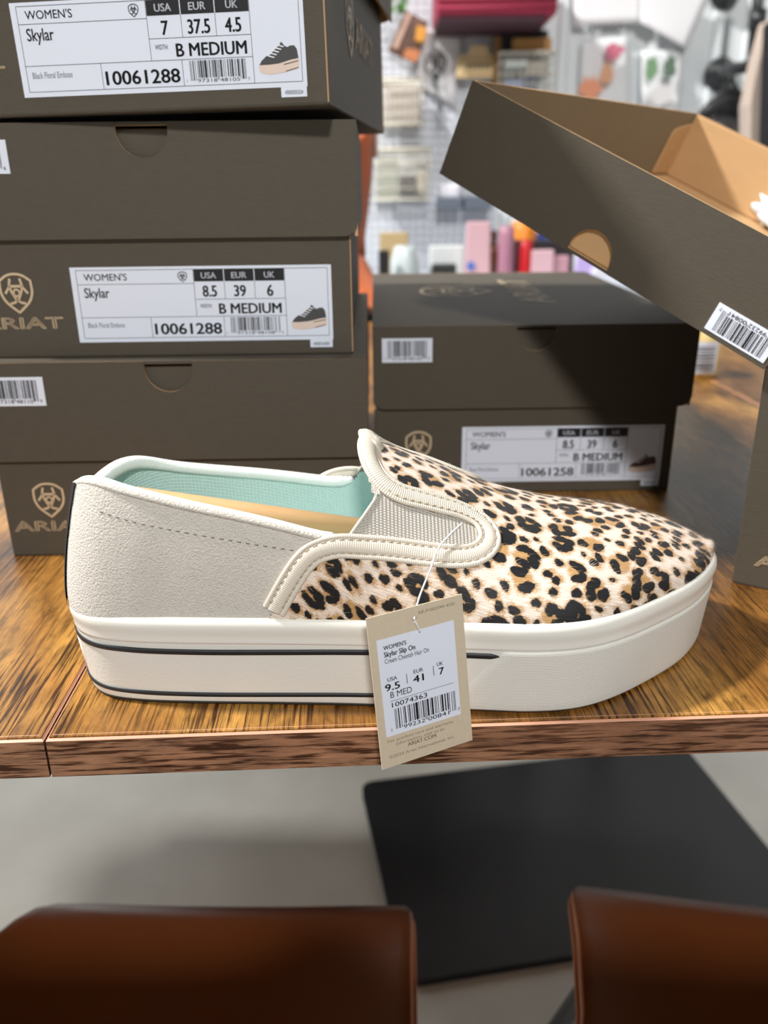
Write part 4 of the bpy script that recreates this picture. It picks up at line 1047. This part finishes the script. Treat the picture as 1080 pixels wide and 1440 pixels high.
basket((536, 112), (594, 176), Yb, 'cream wire basket holding pale folded cloth', depth=.1)
bx('folded_cloth', (541, 120), (590, 172), Yb + .02, .06, mat('pale_cloth', (196, 186, 178), .9, .3, 60), 'pale folded cloth filling the upper wire basket', 'cloth')
basket((523, 210), (604, 282), Yb, 'cream wire basket holding boxes of small parts', depth=.1, nx_=10)
bx('card_box', (530, 222), (560, 279), Yb + .02, .06, mat('grey_green_card', (184, 188, 176), .8), 'grey green card box in the lower wire basket', 'box')
bx('card_box', (566, 246), (586, 270), Yb + .02, .05, mat('dark_card', (92, 86, 92), .8), 'small dark card box in the lower wire basket', 'box')
bx('card_box', (588, 240), (599, 272), Yb + .02, .05, mat('beige_card', (200, 192, 176), .8), 'narrow beige card box in the lower wire basket', 'box')
basket((703, 74), (778, 132), Yb, 'cream wire basket holding blue and grey packets', depth=.1, nx_=8)
for k, (p0, p1, c_, lb) in enumerate((((710, 84), (742, 96), (200, 214, 214), 'pale grey packet lying across the basket'), ((710, 112), (735, 128), (150, 172, 214), 'light blue packet low in the basket'), ((738, 108), (756, 128), (92, 104, 132), 'dark blue packet low in the basket'), ((742, 86), (770, 106), (190, 182, 170), 'beige packet standing in the basket'))):
    bx('packet', p0, p1, Yb + .02 + k * .008, .03, mat('packet_%d' % k, c_, .6), lb, 'packet')
bx('storage_box', (703, 43), (770, 74), Yb + .05, .04, mat('charcoal_box', (48, 50, 54), .7), 'charcoal box standing behind the wire basket', 'box')
bx('card_box', (722, 53), (775, 74), Yb + .02, .028, mat('tan_card', (188, 142, 86), .8), 'tan cardboard box lying on the wire basket', 'box')
bx('wood_strip', (696, 50), (703, 125), Yb + .03, .05, mat('dark_wood', (132, 96, 56), .7), 'narrow brown board beside the wire basket', 'board')
# maroon shelf box at the top
def maroon():
    r = empty('maroon_case', tuple(at_y((700, 28), WY - .26))); tag(r, 'maroon ribbed case mounted on the pegboard', 'case')
    a = at_y((616, -60), WY - .26); b = at_y((783, 20), WY - .26); c = r.location
    m = MB(); m.box((a.x - c.x, 0, b.z - c.z), (b.x - c.x, .24, a.z - c.z)); m.build('case_body', mat('maroon_cloth', (158, 44, 72), .75, .3, 80, .15, 20), r, bevel=.006)
    for k in range(4):
        z = b.z - c.z + .018 + k * .022; q = MB(); q.tube([(a.x - c.x - .001, -.002, z), (b.x - c.x + .001, -.002, z)], .0055, 6); q.build('ridge', mat('maroon_cloth', (158, 44, 72)), r, True)
    q = MB(); q.box((a.x - c.x + .004, .004, -.004), (b.x - c.x - .03, .236, b.z - c.z)); q.build('case_base', mat('dark_plum', (58, 22, 36), .7), r, bevel=.002)
maroon()
# wooden name sign
def sign():
    Y = WY - .05; c = at_y((672, 110), Y); s = Y / FPX * 1.06; r = empty('wooden_sign', tuple(c)); tag(r, 'small pale wooden plaque sign beside the brown board', 'sign')
    mw = mat('pale_wood', (222, 194, 146), .7, 0, 0, .1, 30)
    P = [(-25, 0), (25, 0), (26, 6), (23, 12), (26, 18), (24, 24), (12, 24), (10, 34), (-10, 34), (-12, 24), (-24, 24), (-26, 18), (-23, 12), (-26, 6)]
    m = MB(); m.prism([(a * s, b * s) for a, b in P], -.012, 0); m.build('plaque', mw, r, bevel=.002)
    f = MB(); ribbon(f, [(-20 * s, 4 * s), (20 * s, 4 * s), (20 * s, 20 * s), (-20 * s, 20 * s)], .003, y=-.0130, closed=True); f.build('border', mat('brown_ink2', (176, 146, 100), .7), r)
    q = MB()
    for k in range(6): rect(q, (-14 + k * 5) * s, 9 * s, (-10.5 + k * 5) * s, 15 * s, -.0130)
    q.build('worn_lettering', mat('sign_ink', (120, 104, 84), .7), r)
sign()
# picture packet hanging askew
def packet_bag():
    Y = WY - .04; P = [(570, 14), (602, 32), (585, 90), (545, 72)]
    o = sheet(P, Y, 'clear packet of brown and orange leather pieces hanging askew', 'packet', mat('packet_print', (112, 80, 62), .35, 0, 0, .5, 30), curl=.0); o.name = 'hanging_packet'
    for k, (pts, c_) in enumerate((([(586, 36), (601, 40), (596, 60), (583, 58)], (226, 160, 62)), ([(572, 68), (592, 72), (585, 88), (566, 80)], (206, 130, 84)), ([(553, 66), (574, 18), (579, 20), (558, 70)], (214, 178, 160)))):
        s_ = MB(); c = at_y(P[0], Y - .012); q = [at_y(p, Y - .012) for p in pts]; s_.prism([(p.x - o.location.x, p.z - o.location.z) for p in q], -.020, -.008); s_.build('leather_piece', mat('piece_%d' % k, c_, .6), o)
packet_bag()
# scissors on white paper pattern
sheet([(598, 40), (650, 50), (640, 150), (585, 120)], WY - .02, 'white paper pattern hung behind the scissors', curl=.0)
def scissors():
    Y = WY - .05; c = at_y((612, 115), Y); s = Y / FPX * 1.06; r = empty('scissors', tuple(c)); tag(r, 'black handled scissors hanging on the pegboard', 'scissors'); mm = mat('steel', (150, 152, 156), .3, metal=.8)
    for sg in (-1, 1):
        h = MB(); h.tube([((sg * 7 + 5 * math.cos(a)) * s, -.004 * sg, (20 + 9 * math.sin(a)) * s) for a in np.linspace(0, 2 * math.pi, 14, endpoint=False)], .0032, 6, closed=True); h.build('handle', M_BLACK, r, True)
        b = MB(); b.prism([((sg * 4) * s, 10 * s), ((sg * 1) * s, 12 * s), ((-sg * 6) * s + 10 * s, -62 * s), ((-sg * 2) * s + 8 * s, -30 * s)], -.004 - .002 * sg, -.002 - .002 * sg); b.build('blade', mm, r)
    p = MB(); p.lathe([(0.009, 0), (.009, .008), (.006, .010)], 12, M=Matrix.Translation((0.002, -.004, 6 * s)) @ Matrix.Rotation(math.pi / 2, 4, 'X')); p.build('pivot', M_BLACK, r, True)
scissors()
# trailing plant leaves at the top
def plant():
    r = empty('hanging_plant', tuple(at_y((560, -6), WY - .12))); tag(r, 'green trailing plant above the hanging packet', 'plant'); mg = mat('leaf', (96, 142, 74), .6, 0, 0, .3, 60)
    rr = np.random.RandomState(3); s = .0027
    st = MB(); st.tube([(0, 0, .08), (.01, -.01, .0), (.0, -.005, -.05)], .003, 6); st.build('stem', mg, r, True)
    for k in range(16):
        a = rr.uniform(-.5, .5); x = rr.uniform(-12, 13) * s; z = rr.uniform(-16, 16) * s; m = MB(); L_ = rr.uniform(.022, .04)
        m.add([(0, 0, 0), (L_ * .3, -.006, -L_ * .4), (0, -.004, -L_), (-L_ * .3, -.006, -L_ * .4)], [(0, 1, 2, 3)]); o = m.build('leaf', mg, r); o.location = (x, rr.uniform(-.02, .02), z); o.rotation_euler = (0, a * 1.6, 0)
        md = o.modifiers.new('s', 'SOLIDIFY'); md.thickness = .001
plant()
# dark tool bins and cotton
bx('parts_bin', (616, 278), (650, 294), WY - .10, .09, mat('slate_plastic', (98, 108, 122), .5), 'slate grey plastic bin under the pegboard, holding cotton', 'bin', 'slate bins')
bx('parts_bin', (654, 276), (692, 294), WY - .10, .09, mat('slate_plastic', (98, 108, 122), .5), 'slate grey plastic bin under the pegboard, beside the cotton bin', 'bin', 'slate bins')
bx('cotton_roll', (620, 258), (648, 280), WY - .08, .05, mat('cotton', (232, 232, 240), .95, .4, 90), 'white cotton roll standing in the slate bin', 'cotton', bevel=.012)
# work bench along the wall
def bench():
    zt = T - .045; r = empty('work_bench', (.35, 2.30, 0)); tag(r, 'pale grey work bench against the pegboard wall', 'bench'); mg = mat('bench_top', (176, 184, 192), .4)
    m = MB(); m.box((-1.0, 0, zt - .03), (1.2, .62, zt)); m.build('bench_top', mg, r, bevel=.003)
    for x in (-.95, 0, 1.12): 
        for y in (.04, .54): q = MB(); q.box((x, y, 0), (x + .05, y + .05, zt - .03)); q.build('leg', mg, r)
    return zt
BZ = bench()
def standing(name, px0, px1, Y, depth, m, label, cat, prof=None, group=None, taper=1.0):
    """goods on the bench: top edge from the photo, foot on the bench top"""
    a = at_y(px0, Y); b = at_y(px1, Y); mb = MB(); cx = (a.x + b.x) / 2; w = abs(b.x - a.x) / 2; h = max(.02, a.z - BZ)
    if prof: mb.lathe([(r * w, z * h) for r, z in prof], 16); o = mb.build(name, m, None, True)
    else:
        mb.box((-w, 0, 0), (w, depth, h)); c_ = depth / 2
        mb.v = [(p[0] * (1 if p[2] < h * .5 else .5 + taper / 2), c_ + (p[1] - c_) * (1 if p[2] < h * .5 else taper), p[2]) for p in mb.v]
        o = mb.build(name, m, None, bevel=.004)
    o.location = (cx, Y, BZ); tag(o, label, cat, group); return o
BOT = [(1, 0), (1, .62), (.8, .70), (.45, .76), (.45, .86), (.5, .86), (.5, 1)]
JAR = [(.96, 0), (1, .05), (1, .8), (.9, .86), (.9, 1)]
Y0 = 2.42
mm = lambda n, c, r=.5: mat(n, c, r)
standing('pink_pouch', (655, 312), (690, 384), Y0, .03, mm('pink_pack', (220, 178, 186)), 'tall pink pouch with a blue dot on the work bench', 'pouch', taper=.75)
q = MB(); q.lathe([(.012, 0), (.012, .003)], 16, M=Matrix.Rotation(math.pi / 2, 4, 'X')); o = q.build('blue_dot', mm('blue_ink', (84, 122, 204)), bpy.data.objects['pink_pouch']); o.location = (-.020, .0005, .05)
standing('amber_bottle', (686, 324), (702, 384), Y0 + .02, .03, mm('amber', (92, 48, 30), .2), 'dark amber bottle with tan cap between pink containers', 'bottle', BOT)
standing('pink_bottle', (701, 318), (722, 384), Y0 + .01, .03, mm('pink_bottle', (176, 124, 144), .35), 'tall mauve pink bottle beside the amber bottle', 'bottle', JAR)
standing('orange_tub', (718, 312), (752, 384), Y0 + .17, .03, mm('orange_tub', (240, 140, 36), .45), 'orange tub standing behind the red can', 'tub', JAR)
standing('red_can', (729, 338), (748, 384), Y0 + .02, .03, mm('red_can', (200, 30, 38), .35), 'small bright red can on the work bench', 'can', JAR)
standing('blue_box', (750, 328), (778, 384), Y0 + .20, .05, mm('blue_box', (52, 78, 178)), 'blue box behind the orange tub', 'box')
standing('black_case', (722, 338), (806, 384), Y0 + .06, .04, mm('black_case', (34, 30, 36)), 'black case behind the red can and pink roll', 'case')
standing('pink_roll', (748, 352), (778, 384), Y0 + .0, .03, mm('pink_roll', (222, 182, 190)), 'pale pink roll lying in front of the black case', 'roll')
standing('pink_roll', (778, 360), (800, 384), Y0 + .01, .03, mm('rose_roll', (198, 150, 160)), 'rose coloured roll at the end of the black case', 'roll')
standing('lilac_pouch', (812, 350), (852, 384), Y0 - .05, .04, mm('lilac', (188, 168, 224)), 'lilac pouch seen through the lid notch', 'pouch', taper=.6)
standing('white_sheet_box', (836, 378), (905, 420), Y0 - .08, .05, mm('white_box', (226, 228, 238)), 'white box beside the lilac pouch', 'box')
standing('glass_jar', (549, 346), (590, 384), Y0 + .02, .03, mm('frosted_jar', (206, 216, 216), .25), 'wide frosted jar on the bench beside the boots', 'jar', [(.9, 0), (1, .1), (1, .6), (.8, .85), (.7, 1)])
standing('white_carton', (605, 346), (652, 384), Y0 + .04, .05, mm('white_carton', (220, 226, 226)), 'white carton on the bench beside the pink pouch', 'carton')
standing('black_tray', (608, 372), (642, 384), Y0 - .02, .04, mm('black_tray', (36, 38, 38)), 'low black tray in front of the white carton', 'tray')
standing('tan_board', (534, 327), (574, 384), Y0 + .25, .02, mm('tan_board', (190, 164, 118)), 'tan board leaning at the back of the bench', 'board')
# leather boots on a dark stand behind the boxes
def boot(base, h, s, m, label, yaw=0, sole=(60, 36, 24)):
    r = empty('tall_boot', mtx=Matrix.Translation(base) @ Matrix.Rotation(yaw, 4, 'Z')); tag(r, label, 'boot', 'tall leather boots')
    pts = [(-.01 * s, .075), (-.012 * s, .12), (-.006 * s, .18), (0, .24), (0, h)]
    V = []; F = []; n = 20; secs = [(.036, .050, -.012, .085), (.036, .046, -.012, .12), (.043, .050, -.008, .17), (.050, .058, -.004, .23), (.052, .062, -.002, h - .03), (.052, .064, 0, h)]
    for (a, b, cx, z) in secs:
        for k in range(n):
            t = 2 * math.pi * k / n; dip = -.02 * math.cos(2 * t) if z == h else 0; V.append((cx + b * math.cos(t), a * math.sin(t), z + dip))
    for i in range(len(secs) - 1):
        for k in range(n): F.append((i * n + k, i * n + (k + 1) % n, (i + 1) * n + (k + 1) % n, (i + 1) * n + k))
    o = link('shaft', V, F, m, r, True); md = o.modifiers.new('s', 'SOLIDIFY'); md.thickness = .003
    V = []; F = []; sec = [(-.062, .020, .03, .088), (-.05, .032, .028, .10), (-.01, .036, .02, .105), (.03, .036, .010, .098), (.07, .039, .008, .072), (.11, .040, .008, .058), (.15, .034, .008, .046), (.185, .020, .010, .032), (.20, .006, .013, .020)]
    for (x, w, z0, z1) in sec:
        for k in range(n):
            t = 2 * math.pi * k / n; V.append((x, w * math.cos(t), (z0 + z1) / 2 + (z1 - z0) / 2 * math.sin(t)))
    for i in range(len(sec) - 1):
        for k in range(n): F.append((i * n + k, i * n + (k + 1) % n, (i + 1) * n + (k + 1) % n, (i + 1) * n + k))
    F += [tuple(range(n)), tuple(range((len(sec) - 1) * n, len(sec) * n))]
    link('foot', V, F, m, r, True)
    ms = mat('boot_sole', sole, .6); q = MB(); P = [(-.06, -.028), (-.02, -.030), (.03, -.030), (.09, -.042), (.15, -.038), (.19, -.02), (.205, 0), (.19, .02), (.15, .038), (.09, .042), (.03, .030), (-.02, .030), (-.06, .028)]
    q.prism(P, .006, .014, plane='xy'); q.build('sole', ms, r); q = MB(); q.box((-.062, -.028, 0), (-.005, .028, .03)); q.build('heel', ms, r, bevel=.003)
    for sg in (-1, 1): q = MB(); q.prism([(-.02, h - .045), (.02, h - .045), (.02, h + .012), (-.02, h + .012)], sg * .055 - .002, sg * .055 + .002); q.build('pull_tab', mat('pale_tab', (226, 214, 204), .7), r, bevel=.001)
def stand():
    base = at_y((512, 432), 1.55); z = base.z
    r = empty('display_stand', (base.x - .05, 1.62, 0)); tag(r, 'dark navy display stand behind the boxes, carrying a tan boot', 'stand'); m = mat('navy_laminate', (40, 48, 62), .5)
    q = MB(); q.box((-.28, -.16, z - .03), (.28, .18, z)); q.build('top_board', m, r, bevel=.002)
    for x in (-.28, .26): q = MB(); q.box((x, -.16, 0), (x + .02, .18, z - .03)); q.build('side_board', m, r)
    q = MB(); q.box((-.26, .15, 0), (.26, .17, z - .03)); q.build('back_board', m, r)
    tanl = mat('tan_boot_leather', (176, 92, 52), .45, .1, 60, .2, 10, spec=.5)
    boot((base.x - .03, 1.60, z), .30, 1, tanl, 'tan leather tall boot showing past the stack of boxes', math.radians(-75))
    boot((base.x - .24, 1.70, z), .29, 1, mat('brown_boot_leather', (122, 70, 42), .5, .1, 60, .2, 10), 'dark brown leather tall boot hidden behind the stack', math.radians(10))
stand()
standing('bench_boot_box', (532, 352), (548, 384), 2.36, .03, mm('black_pouch', (30, 26, 26)), 'small black pouch on the bench beside the frosted jar', 'pouch')
# yellow bottle lying beyond the boxes on the table
def glue():
    p = at_z((997, 533), 0); s = p.y / FPX * 1.02; r = empty('yellow_tub', (p.x - .006, p.y + .02, T)); tag(r, 'pale yellow tub with a white barcode label on the table behind the boxes', 'tub')
    q = MB(); q.lathe([(.020, 0), (.0215, .003), (.0215, .045), (.019, .049), (.019, .056), (.017, .058)], 24); q.build('tub_body', mat('yellow_plastic', (228, 200, 132), .4), r, True)
    V = []; F = []; n = 10
    for k in range(n + 1):
        a = math.radians(-150 + 95 * k / n); V += [(.0219 * math.cos(a), .0219 * math.sin(a), .006), (.0219 * math.cos(a), .0219 * math.sin(a), .041)]
    F = [(2 * k, 2 * k + 2, 2 * k + 3, 2 * k + 1) for k in range(n)]; L_ = link('barcode_label', V, F, M_LABEL, r, True)
    V = []; F = []
    for z in (.010, .0135, .016, .0205, .024, .027, .031, .034):
        for k in range(8):
            a, b = [math.radians(-146 + 80 * (k + e) / 8) for e in (0, 1)]; i = len(V); V += [(.0221 * math.cos(a), .0221 * math.sin(a), z), (.0221 * math.cos(b), .0221 * math.sin(b), z), (.0221 * math.cos(b), .0221 * math.sin(b), z + .0015), (.0221 * math.cos(a), .0221 * math.sin(a), z + .0015)]; F.append((i, i + 1, i + 2, i + 3))
    link('barcode', V, F, M_INKGREY, L_)
glue()
# pipe rack with clothes on the right
def rack():
    Y = 2.72; r = empty('pipe_rack', tuple(at_y((1012, 105), WY - .01))); tag(r, 'black iron pipe clothes rack fixed to the ribbed wall panel', 'rack'); c = r.location
    mp = mat('black_iron', (34, 35, 38), .35, spec=.6)
    def rel(px, y): return at_y(px, y) - c
    fl_ = MB(); M_ = Matrix.Translation((0, 0, 0)) @ Matrix.Rotation(math.pi / 2, 4, 'X'); fl_.lathe([(.050, 0), (.050, .010), (.044, .018), (.028, .034), (.022, .05), (0.012, .052)], 24, M=M_); fl_.build('flange', mp, r, True)
    p = MB(); p.tube([(0, -.04, 0), rel((1018, 101), WY - .10), rel((1034, 96), WY - .18), rel((1046, 95), WY - .24), rel((1056, 88), WY - .25), rel((1060, 74), WY - .25)], .017, 12); p.build('elbow_pipe', mp, r, True)
    p = MB(); p.tube([rel((1058, 84), WY - .25), rel((1071, -60), WY - .25)], .016, 12); p.build('upright_pipe', mp, r, True)
    p = MB(); p.tube([rel((1064, 42), WY - .25), rel((1067, 14), WY - .25)], .024, 12); p.build('pipe_coupling', mp, r, True)
    f2 = MB(); f2.lathe([(.045, 0), (.045, .010), (.04, .018), (.026, .034), (.018, .05)], 24, M=Matrix.Translation(rel((1019, -8), WY - .01)) @ Matrix.Rotation(math.pi / 2, 4, 'X')); f2.build('flange', mp, r, True)
    # hanger with grey top
    Yh = WY - .16
    h = empty('clothes_hanger', tuple(at_y((1030, 120), Yh))); tag(h, 'black clothes hanger hooked under the iron flange', 'hanger'); c2 = h.location
    def rl(px, y): return at_y(px, y) - c2
    k = MB(); k.tube([rl((1026, 108), Yh), rl((1032, 116), Yh), rl((1040, 132), Yh)], .006, 8); k.build('hook', M_BLACK, h, True)
    k = MB(); k.tube([rl((975, 175), Yh), rl((1000, 152), Yh), rl((1030, 134), Yh), rl((1046, 140), Yh), rl((1054, 172), Yh)], [.012, .022, .026, .024, .012], 10); k.build('hanger_arms', M_BLACK, h, True)
    def garment(name, pts, Y_, th, m, label):
        P = [at_y(p, Y_) for p in pts]; c_ = sum(P, Vector()) / len(P); q = MB(); q.prism([(p.x - c_.x, p.z - c_.z) for p in P], -th / 2, th / 2); o = q.build(name, m, None, bevel=.012, seg=3); o.location = c_; tag(o, label, 'garment')
    garment('grey_top', [(990, 172), (1010, 158), (1030, 152), (1046, 164), (1060, 200), (1058, 330), (985, 330)], Yh + .005, .06, mat('grey_knit', (136, 134, 134), .95, .4, 40), 'grey knit top hanging on the black hanger')
    garment('black_vest', [(1000, 150), (1022, 134), (1046, 140), (1050, 172), (1032, 164), (1012, 160), (984, 172), (976, 164)], Yh - .05, .045, mat('black_cloth', (24, 24, 28), .9), 'black garment over the shoulders of the hanger')
    garment('beige_coat', [(1057, 92), (1074, 30), (1082, 30), (1080, 330), (1048, 330), (1045, 150)], Yh - .20, .07, mat('beige_coat', (204, 186, 172), .9, .5, 30, .1, 18), 'beige coat hanging beside the black garment')
    garment('black_coat', [(1080, 30), (1120, 20), (1130, 330), (1076, 330), (1074, 190)], Yh - .32, .08, mat('black_cloth', (24, 24, 28), .9), 'black coat at the end of the pipe rack')
rack()
